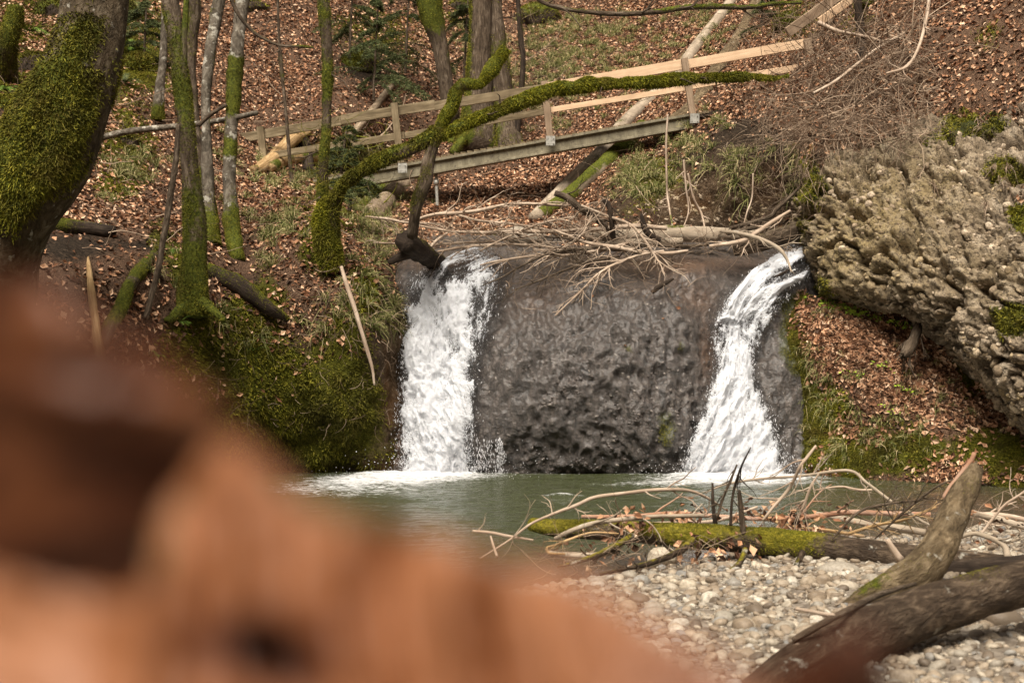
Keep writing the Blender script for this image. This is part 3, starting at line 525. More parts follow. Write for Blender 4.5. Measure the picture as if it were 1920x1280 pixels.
tree('grey trunk leaning right at its top, behind the knobbly mossy tree', [(440,-260,18.3,22),(416,-40,18.2,23),(405,30,18.2,23),(396,85,18.1,21),(389,140,18,20),(386,200,18,18),(387,260,17.9,19),(389,330,17.8,23),(391,400,17.7,27),(394,460,17.5,34)], 'greybark', .28, 5000, group=GT, prof=Z(pz(460,17.5), pz(280,18), .55))
tree('lichen spotted grey tree with moss sleeves, rightmost of the group', [(462,-260,17.8,24),(457,-40,17.8,25),(453,20,17.8,25),(447,70,17.7,24),(441,125,17.7,27),(437,190,17.6,25),(433,250,17.5,23),(430,310,17.4,24),(431,370,17.3,26),(436,430,17.2,28),(446,490,17,24)], 'greybark', .24, 8000, group=GT, upb=.1,
     prof=lambda V: .75*np.exp(-((V[:, 2]-pz(105,17.7))/.13)**2)+.65*np.exp(-((V[:, 2]-pz(165,17.7))/.22)**2)+.5*np.exp(-((V[:, 2]-pz(265,17.6))/.10)**2)+.5*sstep(pz(340,17.4), pz(420,17.3), V[:, 2]))
tree('thin pale stem furthest back behind the mossy multi-stemmed tree', [(314,-200,22,12),(309,0,22,12),(308,60,22,13),(305,120,22,14),(298,180,22,20),(296,225,22,24)], 'greybark', .1, 1500, group=GT, prof=Z(pz(220,22), pz(130,22), .8))
tree('slender bare brown stem crossing diagonally in front of the bluff tree', [(334,235,15.6,9),(331,290,15.5,11),(322,350,15.4,12),(313,410,15.3,12),(304,460,15.2,12),(297,505,15.1,12),(284,555,15,11),(273,598,14.9,11)], 'bark', .05, 0)
tree('very thin upright sapling growing before the leaf slope', [(517,-150,20,5),(521,0,20,5),(523,70,20,5),(526,110,20,8),(529,140,20,7),(535,200,20,6),(541,270,20,7),(547,345,20,7)], 'bark', .3, 700, side=[(7, .5, .4, (.5, 1.2), 1)], L=.015)
tree('upright mossy tree stem left of the bridge middle with needle-like tufts', [(600,-250,17.3,22),(605,-30,17.3,20),(609,30,17.3,20),(613,90,17.3,19),(614,150,17.3,16),(613,210,17.3,17),(611,260,17.3,16),(606,310,17.3,17),(606,370,17.4,20),(618,430,17.4,30),(628,500,17.4,38)], 'bark', .62, 6000, side=[(16, .5, .3, (.7, 1.4), 2)], L=.028)
tree('reddish conifer trunk leaning left behind the bridge handrail', [(760,-250,27,50),(798,-30,27,44),(806,10,27,42),(814,45,27,36),(824,85,27,29),(832,130,27,28),(840,180,27,29),(846,235,27,34)], 'bark', .2, 4000, prof=lambda V: .8*sstep(pz(70,27), pz(0,27), V[:, 2]), L=.04, amp=.07)
tree('big twin trunk with moss flanks and flaring roots behind the bridge', [(905,-250,28,36),(903,-20,28,36),(903,60,28,40),(900,120,28,46),(898,180,28,52),(896,235,28,64),(892,285,27.6,84)], 'bark', .22, 6500, amp=.08, L=.045,
     prof=lambda V: .55*(np.abs(V[:, 0]/V[:, 1]*F_PX+CX-905) > 20), extra=[([(928,-250,28.2,22),(929,-20,28.2,24),(933,60,28,28),(938,130,28,34),(946,190,28,38),(953,250,27.8,44),(960,290,27.6,50)],'bark',.35,2000),([(890,240,27.8,24),(868,262,27.4,16),(850,285,27,10)],'bark',.7,500)])
tree('thin dark crooked trunk right of the twin trunk', [(966,-200,23,9),(971,-10,23,9),(974,40,23,9),(977,80,23,11),(981,110,23,10),(978,165,23,11),(972,220,23,13),(966,280,23,16)], 'darkbark', .2, 600, L=.02, side=[(4, .5, .3, (.7, 1.3), 1)])
tree('dark trunk rising beside the stair rail at top right', [(1598,-250,22,16),(1607,-20,22,15),(1611,30,22,15),(1614,64,22,17),(1618,110,21.6,20)], 'darkbark', .05, 0)
# the great mossy limb over the fall
e = empty('arching_tree', P(606, 500, 17.3), label='dark tree arching over the left waterfall with thick bright moss', cat='tree')
A = dict(parent=e)
wood('branch', [(622,440,17.3,19.2),(628,380,17.2,17.6),(640,350,17.1,19.2),(674,322,17,20.8),(707,304,16.9,22.4),(757,284,16.9,24.0),(800,264,16.8,24.0),(822,246,16.8,24.0)], 'bark', .72, 9000, L=.045, **A)
wood('branch', [(815,262,16.8,17.6),(832,225,16.8,20.8),(846,205,16.8,20.8),(855,175,16.8,19.2),(868,160,16.8,19.2),(900,157,16.8,17.6),(915,140,16.8,19.2),(930,118,16.8,20.0),(948,93,16.8,17.6)], 'bark', .85, 7000, L=.030, mm='mossy', rag=.4, **A)
wood('branch', [(818,258,16.8,12.8),(842,246,16.8,15.2),(880,228,16.8,16.8),(925,210,16.9,18.4),(976,190,17,19.2),(1015,175,17.1,20.0),(1060,165,17.2,18.4),(1110,159,17.3,17.6),(1177,156,17.5,16.0),(1228,152,17.6,14.4),(1265,148,17.7,13.6),(1310,147,17.8,12.0),(1398,143,18,7.2),(1448,147,18.2,4.8),(1478,142,18.3,2.4)], 'bark', .95, 24000, L=.040, mm='mossy', upb=.1,
     side=[(16, .28, .3, (.8, 1.5), 1, .25)], **A)
wood('branch', [(822,240,16.8,25),(812,275,16.8,24),(803,305,16.8,23),(798,340,16.75,25),(787,370,16.75,24),(779,400,16.8,20),(773,445,16.95,21)], 'bark', .30, 4500, L=.022, **A)
wood('branch', [(618,370,17.3,20.8),(605,410,17.3,27.2),(612,460,17.3,35.2),(620,500,17.4,41.6)], 'bark', .85, 7000, L=.05, mm='mossy', **A)
# top corner branches
wood('branch', [(985,-25,14,7),(1010,0,14,7),(1040,13,14,8),(1090,22,14,8),(1160,27,14,9),(1240,22,14,10),(1285,15,14,9),(1350,14,14,9),(1410,14,14,8),(1460,7,14,6),(1503,6,14,5)], 'bark', .42, 1600, side=[(9, .3, .4, (.6, 1.3), 1)], L=.014, label='lichen crusted bare branch reaching in across the top edge', cat='branch')
wood('branch', [(415,-40,15,7),(434,0,15,7),(450,32,15,7),(480,64,15,6),(520,84,15,5),(560,88,15,5),(588,90,15,3)], 'bark', .3, 500, side=[(4, .16, .4, (.5, 1.2), 0)], L=.012, label='thin drooping twiggy branch hanging in at top left', cat='branch')
wood('pole', [(100,292,19.2,12),(165,268,19,12),(200,256,19,12),(245,246,19,12),(330,237,18.8,11),(372,232,18.6,11),(430,223,18.4,10),(482,212,18.2,9)], 'greybark', -.3, amp=.05, label='pale bare pole lying sideways behind the slim trees', cat='dead pole')
wood('branch', [(372,236,18.3,8),(395,215,18.3,8),(425,196,18.3,7)], 'bark', -.2, label='short forked stick resting on the pale bare pole', cat='branch')
# logs on the far slope
wood('log', [(1390,-25,33.3,24),(1374,0,32,22),(1344,40,30.4,21),(1310,82,28.7,22),(1270,135,27.2,22),(1218,188,25.6,24),(1170,232,24.2,25),(1133,279,23.3,26),(1093,319,22.6,26),(1053,359,21.9,27),(1003,408,21,26)], 'birch', .0, 600, amp=.04, snap=True, label='long pale log sliding straight down the leaf slope under the bridge', cat='log')
wood('log', [(1440,-40,33,30),(1420,5,31.6,28),(1391,64,29.6,28),(1347,124,27.3,28),(1310,185,25.4,28),(1262,225,24.0,24)], 'tanlog', .0, flat=.5, rag=.6, amp=.14, snap=True, label='split rotten grey brown trunk on the slope above the handrail', cat='log')
wood('log', [(1205,238,23.8,26),(1154,290,22.7,30),(1110,330,22,30),(1066,369,21.3,30),(1016,403,20.7,26)], 'birch', .62, 5000, L=.02, amp=.05, mm='mossy', snap=True, label='yellow green mossy log beside the long pale log', cat='log')
wood('log', [(735,160,28,13),(700,205,27,14),(668,243,26.2,15),(640,278,25.4,15)], 'slopelog', .05, 300, amp=.05, snap=True, label='short pale log on the slope behind the left handrail', cat='log')
wood('log', [(775,325,21.6,32),(745,355,21.2,36),(722,380,20.8,40),(697,405,20.3,44)], 'slopelog', .0, 300, amp=.06, snap=True, label='fat pale log propped under the left end of the bridge', cat='log')
for k, (pa, lb) in enumerate([([(735,335,21.5,16),(705,350,21.4,18),(672,375,21.2,22)], 'upper'), ([(728,350,21.3,20),(700,370,21.2,20),(670,398,21,18)], 'lower'), ([(690,340,21.6,22),(668,362,21.4,20),(655,385,21.2,18)], 'leftmost')]):
    wood('log', pa, 'bark', .6, 1200, L=.03, mm='mossy', snap=True, label=lb+' of the three mossy logs jammed beneath the left bridge end', cat='log', group='mossy logs jammed under the bridge end')
wood('log', [(86,426,16.1,30),(120,427,16,32),(170,431,15.9,30),(213,437,15.8,27)], 'darkbark', .25, 1500, amp=.1, rag=.2, snap=True, label='dark wet mossy log lying across the bare soil by the huge trunk', cat='log')
wood('log', [(289,478,15.6,16),(266,505,15.4,24),(243,535,15.2,24),(228,575,15,24),(205,615,14.8,26),(190,650,14.6,24)], 'bark', .5, 2200, amp=.08, snap=True, label='mossy log leaning diagonally down the left bank', cat='log')
wood('splintered_stump', [(165,485,13.6,7),(167,505,13.6,16),(170,540,13.6,20),(177,590,13.5,24),(184,640,13.4,28),(190,700,13.3,30)], 'splinter', -.2, amp=.2, rag=1.5, flat=.6, snap=True, label='tan splintered stump standing in the leaves at left', cat='stump')
wood('log', [(385,505,16.6,26),(420,522,16.5,34),(455,540,16.5,34),(500,575,16.5,26),(540,600,16.5,12)], 'darkbark', .42, 2600, amp=.16, mm='mossy', snap=True, label='dark rotting log with mossy top right of the bluff tree', cat='log')
wood('stick', [(640,500,16.9,7),(652,540,16.8,9),(664,575,16.75,9),(676,615,16.7,8),(688,655,16.7,8),(698,690,16.7,6),(702,722,16.7,4)], 'palewood', -.2, amp=.06, label='grey bent stick leaning on the bluff left of the waterfall', cat='stick')
wood('log', [(822,494,18.7,30),(808,486,18.3,34),(793,475,17.8,38),(775,462,17.35,40),(762,454,17.15,38)], 'darkbark', .12, 900, amp=.2, rag=.25, label='charred looking log butt sitting at the lip of the left waterfall', cat='log')
wood('root', [(775,474,17.4,22),(755,480,17.3,18),(742,486,17.3,15),(728,493,17.3,10)], 'darkbark', 0, amp=.1, label='black forked root prong under the log butt at the waterfall lip', cat='root')
# broken timbers behind the left rail
wood('log', [(478,322,24.2,22),(510,300,24.3,26),(548,262,24.5,24),(575,246,24.6,16)], 'splinter', .05, 400, rag=.5, amp=.18, snap=True, label='broken yellowish timber propped behind the leftmost handrail post', cat='timber')
wood('log', [(545,245,24.4,14),(568,262,24.3,20),(576,290,24.2,22),(578,322,24.1,22)], 'darkbark', .1, rag=.5, amp=.18, snap=True, label='bent dark brown rotten trunk behind the left handrail', cat='timber')
wood('log', [(500,318,24.3,20),(540,300,24.4,22),(590,296,24.5,18),(612,322,24.2,14)], 'splinter', .45, 900, rag=.3, amp=.16, snap=True, label='mossy broken branch under the left lower rail', cat='timber')
# ---- debris jam at the lip of the rock
g2 = 'logs jammed along the top of the waterfall rock'
wood('log', [(1098,446,18.7,22),(1140,443,18.7,24),(1200,442,18.8,24),(1270,440,18.9,26),(1345,442,18.9,28)], 'birch', -.1, amp=.05, label='pale sawn ended log lying on the waterfall rock', cat='log', group=g2)
wood('log', [(1150,435,19.3,24),(1250,436,19.3,26),(1330,438,19.3,26),(1420,440,19.2,20)], 'birch', .1, 500, amp=.06, label='long grey log at the back of the jam', cat='log', group=g2)
wood('log', [(1375,470,18.5,20),(1420,458,18.5,30),(1470,440,18.6,34),(1505,430,18.6,36)], 'bark', .05, 300, amp=.08, label='thick brown log wedged against the cliff above the right waterfall', cat='log', group=g2)
wood('log', [(1120,462,18.5,16),(1190,456,18.5,18),(1280,452,18.5,14)], 'birch', 0, amp=.06, label='flat pale log in front under the sawn ended log', cat='log', group=g2)
gb = 'bare branches piled over the waterfall lip'
BR = [
 ([(1040,362,18.4,11),(1062,370,18.4,13),(1090,392,18.4,14),(1118,410,18.4,13),(1150,440,18.4,9)],'bark','thick dark branch with a broken end rising left of the jam',[(6,.4)]),
 ([(1128,375,18.2,8),(1140,382,18.2,10),(1146,410,18.2,10),(1150,450,18.3,12)],'darkbark','upright dark snag with a hooked top in the jam',[(3,.2)]),
 ([(1202,400,18.3,5),(1208,425,18.3,12),(1218,440,18.3,12),(1238,452,18.3,8)],'darkbark','short dark snag leaning left on the sawn log',None),
 ([(785,410,18.6,5),(815,402,18.6,6),(850,400,18.6,7),(890,396,18.6,7),(940,386,18.6,7),(985,382,18.6,6),(1065,386,18.6,5)],'palewood','uppermost long pale branch of the pile',[(7,.5)]),
 ([(785,423,18.4,4),(840,433,18.4,5),(900,436,18.4,6),(970,434,18.4,7),(1040,434,18.4,8),(1120,430,18.4,9),(1190,424,18.4,10),(1250,428,18.4,8)],'palewood','long straight pale branch running to the sawn log',[(12,.5)]),
 ([(1485,397,18,4),(1440,420,18.1,7),(1400,430,18.2,8),(1360,438,18.3,9)],'bark','crooked brown branch ending at the cliff edge',[(4,.3)]),
 ([(1500,350,18.2,3),(1480,370,18.2,7),(1455,392,18.2,9),(1440,408,18.2,9),(1370,428,18.3,8)],'bark','brown branch slanting up to the cliff corner',[(4,.4)]),
 ([(1482,395,18,5),(1450,415,18,8),(1420,435,18,9),(1390,452,18,9),(1330,462,18,6)],'palewood','grey branch crossing under the crooked brown branch',[(4,.3)]),
 ([(1350,433,18.1,6),(1390,438,18.0,8),(1430,450,17.9,8),(1460,466,17.85,8),(1475,485,17.8,6),(1484,510,17.7,3)],'birch','smooth branch bowing down into the right waterfall',[(4,.25)]),
 ([(1480,505,17.7,3),(1462,515,17.6,5),(1450,520,17.6,3)],'darkbark','dark wet twig caught in the right waterfall head',None),
 ([(1036,430,18.2,3),(1060,440,18.1,5),(1100,455,18.1,7),(1150,463,18.0,8),(1200,472,18,8),(1250,475,18,8),(1290,470,18.1,5)],'palewood','pale stick stretching along the front of the jam',[(8,.5)]),
 ([(1090,385,18.3,4),(1140,405,18.2,5),(1180,420,18.1,5),(1205,445,18,5),(1225,475,17.9,5),(1240,500,17.8,3),(1246,515,17.7,2)],'palewood','white arched branch falling forward over the rock face',[(10,.5)]),
 ([(1245,470,18,4),(1200,478,17.9,5),(1160,492,17.8,5),(1120,515,17.6,5),(1090,545,17.5,4),(1040,592,17.4,2)],'palewood','long drooping pale branch spreading fine twigs down the rock',[(14,.6)]),
 ([(1160,480,17.9,5),(1110,490,17.85,5),(1060,506,17.8,4),(1000,530,17.75,3),(960,545,17.7,2)],'bark','dark drooping branch over the wet rock',[(9,.4)]),
 ([(1130,462,18,6),(1080,468,18,6),(1030,476,17.95,5),(985,495,17.9,4),(940,520,17.8,3),(905,535,17.7,2)],'bark','dark branch reaching over the left waterfall foam',[(8,.4)]),
 ([(1180,455,18.1,6),(1120,470,18.1,6),(1060,478,18,6),(1000,480,18,5),(930,490,18,4),(900,497,18,2)],'palewood','pale branch lying level above the left waterfall edge',[(10,.5)]),
 ([(1060,415,18.5,4),(1100,440,18.4,5),(1130,470,18.3,4),(1000,468,18.2,4)],'palewood','kinked pale branch in the middle of the pile',[(6,.4)]),
 ([(1095,468,18.3,5),(1020,462,18.3,5),(950,458,18.4,5),(880,462,18.4,5),(820,472,18.4,4)],'palewood','pale branch running left to the dark log butt',[(9,.5)]),
 ([(1010,440,18.5,3),(930,452,18.5,4),(870,455,18.5,5),(800,458,18.5,5),(700,455,18.5,3)],'palewood','low pale branch behind the dark log butt',[(8,.4)]),
 ([(685,406,18.7,4),(730,411,18.7,5),(760,417,18.7,5),(830,420,18.7,4)],'palewood','pale stick poking out left of the hanging mossy limb',[(5,.4)]),
 ([(840,436,18.5,4),(820,450,18.4,6),(805,465,18.3,6),(790,478,18.3,5)],'palewood','stubby forked stick right of the dark log butt',[(2,.2)]),
 ([(860,403,18.6,4),(900,414,18.5,5),(960,420,18.5,5),(1010,428,18.4,5),(1070,440,18.4,4)],'palewood','thin pale branch dipping right beneath the uppermost one',[(8,.4)]),
 ([(900,470,18.3,3),(940,450,18.3,4),(990,428,18.4,5),(1030,415,18.4,5),(1085,405,18.4,4)],'palewood','pale branch slanting up right across the pile',[(8,.4)]),
 ([(1000,500,17.9,2),(1050,470,18,4),(1090,440,18.1,5),(1110,405,18.2,4)],'palewood','thin crossing branch left of the hooked snag',[(6,.35)]),
 ([(1330,458,18.4,6),(1280,462,18.3,7),(1210,458,18.2,7),(1150,468,18.2,6),(1080,450,18.2,4),(1010,442,18.2,3)],'bark','brown branch woven along the sawn log',[(9,.45)]),
]
for k, (pa, mt, lb, sd) in enumerate(BR):
    wood('branch', pa, mt, -.4, seed=100+k, amp=.05, seg=6, side=[(int(a*1.7), b, .55, (.3, .95), 3, .05) for a, b in sd] if sd else None, label=lb, cat='branch', group=gb)
wood('stick', [(1262,523,17.6,5),(1240,535,17.5,10),(1222,548,17.5,8)], 'darkbark', -.3, label='small dark rotten chunk caught on the wet rock', cat='stick')
# ---- near debris on the gravel
wood('log', [(995,984,10.6,22),(1040,990,10.5,32),(1100,993,10.4,36),(1180,997,10.3,38),(1260,1003,10.2,42),(1350,1009,10.1,46),(1450,1018,10,50),(1550,1028,9.9,52),(1640,1040,9.8,54),(1700,1048,9.7,56),(1800,1058,9.6,54),(1920,1068,9.5,50),(2050,1078,9.4,46)], 'oldlog', .18, 16000, amp=.05, seg=26, L=.016, upb=.3,
     prof=lambda V: .45*field([(-.2,.0,.3,9,0),(.3,0,.35,9,.8),(1.25,0,.25,9,1.2),(1.9,0,.22,9,1.0),(1.0,0,.8,9,.4)], V[:, 0], 0*V[:, 0])-.55*sstep(2.0, 2.4, V[:, 0]), mm='mossy', label='long straight log with green moss lying along the water edge', cat='log')
wood('log', [(1580,1142,7.9,20),(1620,1124,7.9,42),(1670,1104,7.95,64),(1720,1078,8.0,74),(1753,1038,8.1,67),(1777,990,8.3,62),(1798,945,8.5,54),(1817,906,8.7,44),(1830,880,8.8,26)], 'tanlog', .05, 900, amp=.10, seg=26, rag=.5, L=.012, label='bleached tree stump raised at an angle over the big logs', cat='stump')
wood('log', [(2150,1030,7.2,74),(1990,1070,6.95,80),(1920,1091,6.85,82),(1840,1114,6.75,86),(1765,1137,6.65,92),(1700,1158,6.55,96),(1620,1192,6.4,102),(1560,1224,6.25,106),(1480,1275,6.05,110),(1400,1335,5.9,112),(1300,1410,5.7,112)], 'oldlog', -.22, 900, amp=.07, seg=44, L=.010, upb=.1,
     prof=lambda V: .55*field([(2.2,0,.13,9,1),(2.0,0,.05,9,.6),(1.45,0,.2,9,.35)], V[:, 0], 0*V[:, 0]), mm='mossy', label='thick dark barkless trunk slanting across the bottom right corner', cat='log')
wood('log', [(1600,1105,8.9,34),(1700,1085,9,42),(1800,1072,9.1,44),(1900,1062,9.2,42),(2000,1055,9.2,40)], 'darkbark', -.1, amp=.08, label='dark log half hidden behind the bleached stump', cat='log')
wood('root', [(1716,1094,7.4,7),(1680,1104,7.0,10),(1640,1118,6.65,12),(1600,1138,6.35,13),(1560,1158,6.15,13),(1520,1180,6.1,14),(1486,1200,6.1,13)], 'bark', -.3, amp=.08, label='smooth brown root curling from under the bleached stump', cat='root')
wood('stick', [(1492,1141,6.5,7),(1530,1148,6.3,8),(1563,1154,6.15,9)], 'palewood', -.3, label='short tan stick pointing left off the thick dark trunk', cat='stick')
wood('stick', [(1498,1206,6.1,9),(1470,1222,6.1,9),(1445,1245,6.1,7),(1425,1275,6.1,5)], 'palewood', -.3, label='pale curved stick on the gravel by the dark trunk end', cat='stick')
wood('stick', [(1664,1012,9.3,9),(1675,1030,9.3,13),(1688,1048,9.3,15)], 'palewood', -.3, rag=.6, label='broken pale stub standing on the long mossy log', cat='stick')
gs = 'sticks washed up along the long mossy log'
NB = [
 ([(1770,935,9.4,11),(1780,918,9.4,12),(1793,900,9.4,10),(1808,880,9.4,9),(1822,862,9.4,9),(1827,848,9.4,8)],'redstick','orange and white barked stick pointing up beside the stump',None),
 ([(1090,968,11.4,7),(1180,968,11.4,9),(1270,962,11.3,9),(1350,968,11.2,9),(1430,972,11.1,9),(1520,968,11,10),(1590,960,11,11),(1660,962,10.9,10),(1745,964,10.8,9)],'redstick','long orange patched pole lying behind the mossy log',[(3,.3)]),
 ([(1530,962,11.6,8),(1580,972,11.5,12),(1640,984,11.4,13),(1690,990,11.3,14),(1735,998,11.2,14)],'birch','short pale birch pole behind the stump',None),
 ([(1815,960,11,13),(1870,972,10.8,13),(1925,988,10.6,13),(2000,1000,10.4,12)],'birch','pale birch pole emerging right of the stump',None),
 ([(1800,968,11.6,10),(1870,965,11.5,11),(1950,980,11.3,10)],'palewood','thinner pale stick above the right birch pole',[(3,.3)]),
 ([(900,1046,9.6,2),(955,1012,9.8,4),(995,982,10,5),(1040,962,10.2,6),(1080,947,10.3,7),(1115,932,10.4,7),(1165,925,10.5,7),(1230,918,10.6,7),(1290,919,10.6,6),(1330,935,10.7,5),(1360,955,10.8,3)],'palewood','long arching twig bowed over the water',[(6,.3)]),
 ([(886,995,9.9,5),(920,998,9.9,6),(955,1005,9.9,6),(1000,1012,9.9,4)],'palewood','straight pale stick poking out at the water left of the log',[(1,.2)]),
 ([(920,1005,9.8,4),(925,1022,9.7,5),(932,1042,9.6,5)],'palewood','short stub hanging beneath the straight pale stick',None),
 ([(1040,1010,9.9,8),(1070,995,9.9,9),(1110,982,9.9,10),(1160,974,10,9),(1230,968,10.2,8),(1320,966,10.3,8)],'birch','smooth pale branch curving up over the mossy log end',[(3,.25)]),
 ([(1160,1000,9.7,3),(1110,998,9.7,4),(1070,1010,9.6,5),(1040,1022,9.6,5),(1026,1026,9.6,5),(1030,1036,9.5,5),(1060,1038,9.5,4)],'splinter','yellow looping twig at the left end of the pile',[(3,.2)]),
 ([(1024,1034,9.6,9),(1070,1040,9.6,12),(1120,1040,9.6,12),(1160,1032,9.7,8)],'birch','pale thick stick lying low under the log end',[(2,.2)]),
 ([(1185,1004,9.9,12),(1160,1020,9.7,13),(1120,1040,9.5,11),(1075,1055,9.3,7),(1045,1062,9.2,4)],'oldlog','first curved mossy branch stub bending down to the pebbles from the log',[(3,.2)]),
 ([(1300,1012,9.8,14),(1270,1035,9.6,14),(1220,1055,9.4,11),(1170,1066,9.3,8),(1125,1076,9.2,5)],'oldlog','second curved branch stub, middle one under the log',[(4,.25)]),
 ([(1398,1030,9.7,12),(1390,1050,9.6,11),(1375,1065,9.5,9),(1358,1076,9.4,6)],'oldlog','third short branch stub beneath the log',None),
 ([(1505,1035,9.6,13),(1495,1055,9.5,10),(1482,1078,9.4,8)],'oldlog','greenish forked stub under the log near the stump',None),
 ([(1336,905,10.2,4),(1337,945,10.2,7),(1342,990,10.2,9)],'darkbark','upright black snag leftmost on the mossy log',None),
 ([(1386,918,10,5),(1388,940,10,9),(1391,970,10,11),(1394,1002,10,12)],'bark','mossy upright snag rightmost on the mossy log',None),
 ([(1408,838,9.9,2),(1392,870,9.9,4),(1378,910,10,5),(1372,945,10,5),(1370,985,10,6)],'darkbark','tall thin reddish stem rising from the log',[(4,.2)]),
 ([(1382,870,10.1,3),(1370,900,10.1,5),(1355,935,10.1,5),(1345,970,10.1,5)],'bark','brown stem leaning right against the tall thin one',[(5,.25)]),
 ([(1322,924,10.6,2),(1360,908,10.6,4),(1420,898,10.6,5),(1500,892,10.6,5),(1590,882,10.5,6),(1625,905,10.4,6),(1665,935,10.3,6),(1700,960,10.2,6),(1742,984,10.1,5)],'birch','pale bent branch forming a roof shape above the pool',[(8,.3)]),
 ([(1530,835,10,4),(1515,855,10,6),(1500,875,10,6),(1480,915,10.1,6),(1450,950,10.1,6),(1430,975,10.1,4)],'palewood','tall grey stem slanting up right of the small waterfall',[(6,.3)]),
 ([(1535,888,10.2,3),(1520,912,10.2,5),(1508,945,10.2,5),(1495,975,10.2,4)],'palewood','fork of thin pale twigs above the log middle',[(8,.25)]),
 ([(1530,918,10.8,3),(1575,912,10.8,4),(1610,918,10.8,5),(1635,918,10.8,4)],'palewood','short level twig tip hanging over the pool',[(2,.2)]),
 ([(1560,1010,9.8,4),(1610,960,9.8,5),(1660,945,9.8,5),(1715,938,9.8,3)],'bark','brown twig slanting from the log toward the stump top',[(6,.3)]),
 ([(1640,1010,9.7,3),(1700,955,9.6,5),(1760,910,9.5,4),(1800,895,9.5,2)],'bark','long thin twig crossing before the orange stick',[(7,.3)]),
 ([(1590,1000,10,6),(1640,985,10,6),(1690,975,10,5),(1755,950,10,4)],'splinter','yellowish twig lying between log and stump',[(6,.3)]),
 ([(1840,1000,10,5),(1880,950,10,5),(1915,925,10,4),(1960,890,10,3)],'palewood','thin stick leaning right at the picture edge',[(5,.3)]),
 ([(1790,1010,9.6,8),(1830,1000,9.6,9),(1880,1020,9.5,12),(1890,1045,9.4,14)],'birch','stout elbow shaped branch right of the stump',[(2,.2)]),
 ([(1415,962,10.9,6),(1480,985,10.7,7),(1560,995,10.6,7),(1620,1005,10.5,6)],'splinter','yellow wood strip behind the mossy log',[(3,.2)]),
 ([(1420,950,11,5),(1340,976,10.9,7),(1250,980,10.8,7),(1150,985,10.7,5)],'palewood','pale stick close behind the mossy log top',[(6,.25)]),
]
for k, (pa, mt, lb, sd) in enumerate(NB):
    wood('stick', pa, mt, .35 if mt == 'oldlog' else -.4, seed=300+k, amp=.06, seg=8, side=[(int(a*1.6), b, .5, (.3, 1.), 2, .02) for a, b in sd] if sd else None, label=lb, cat='stick', group=gs)
# ================= FOOTBRIDGE =================
def boxmesh(p0, p1, h, t, mat, name, parent, bev=.004, seed=0, up=(0, 0, 1), **kw):
    p0, p1 = np.array(p0, float), np.array(p1, float); d = unit(p1-p0); u = np.array(up, float); s = unit(np.cross(d, u)); u = np.cross(s, d); L = np.linalg.norm(p1-p0)
    ns = max(2, int(L/.25)); xs = np.linspace(0, L, ns+1); r = np.random.default_rng(seed); b = min(bev, h*.2, t*.2)
    prof = [(-t/2+b, -h/2), (t/2-b, -h/2), (t/2, -h/2+b), (t/2, h/2-b), (t/2-b, h/2), (-t/2+b, h/2), (-t/2, h/2-b), (-t/2, -h/2+b)]
    wob = np.cumsum(r.normal(size=(ns+1, 2)), 0)*.0015
    V = np.stack([np.stack([p0+d*x+s*(a+wob[i, 0])+u*(c+wob[i, 1]) for a, c in prof]) for i, x in enumerate(xs)]); k = len(prof)
    tc = np.stack([np.stack([np.array([a, c, x]) for a, c in prof]) for x in xs])+seed*1.7
    i = np.arange((ns+1)*k).reshape(ns+1, k); F = np.stack([i[:-1], np.roll(i[:-1], -1, 1), np.roll(i[1:], -1, 1), i[1:]], -1).reshape(-1, 4)
    V = V.reshape(-1, 3); tc = tc.reshape(-1, 3)
    return mkobj(name, V, [F, np.array([i[0][::-1]]), np.array([i[-1]])], mat, dict(tc=tc, moss=0*V[:, 0]-.5+kw.pop('ms', 0)), smooth=False, parent=parent, **kw)
M['newwood'] = mat_bark('fresh_sawn_board', (.44, .30, .19), (.60, .43, .28), (.72, .54, .37), bump=.0015, rough=.6, sc=22, stretch=.06)
M['oldwood'] = mat_bark('weathered_board', (.08, .06, .034), (.20, .155, .095), (.34, .28, .18), bump=.006, sc=22, stretch=.07, mossc=((.07, .07, .02), (.16, .15, .04)))
M['postwood'] = mat_bark('weathered_post', (.15, .105, .07), (.26, .19, .13), (.37, .28, .2), bump=.003, sc=22, stretch=.08)
m, nt, b, out = newmat('weathered_steel_beam'); n = N(nt); tc = n.attr('tc').outputs['Vector']
n1 = n.noise(n('VectorMath', {0: tc, 1: (1, .15, 1.)}, operation='MULTIPLY').outputs[0], 7, 5, .7); n2 = n.noise(tc, 18, 4)
c = n.ramp(n1, [(.3, (.09, .075, .045)), (.55, (.20, .175, .115)), (.75, (.30, .27, .19))]); c = n.mix(n.ramp(n2, [(.55, G(0)), (.7, G(.7))]), c, (.05, .04, .03, 1))
nt.links.new(c, b.inputs['Base Color']); b.inputs['Roughness'].default_value = .55; b.inputs['Metallic'].default_value = .15; M['steel'] = m
m, nt, b, out = newmat('galvanised_bracket'); n = N(nt); nt.links.new(n.ramp(n.noise(n.attr('tc').outputs['Vector'], 30, 3), [(.3, (.22, .215, .19)), (.7, (.42, .41, .37))]), b.inputs['Base Color']); b.inputs['Metallic'].default_value = .3; b.inputs['Roughness'].default_value = .5; M['galv'] = m
def bd(px): return 23.+(1285-px)/800*1.9
def BP(px, py, off=0.): return P(px, py, bd(px)+off)
br = empty('footbridge', BP(980, 290, .5), label='wooden railed footbridge on a steel beam crossing the ravine', cat='footbridge')
def hpx(px, w): return w/F_PX*bd(px)
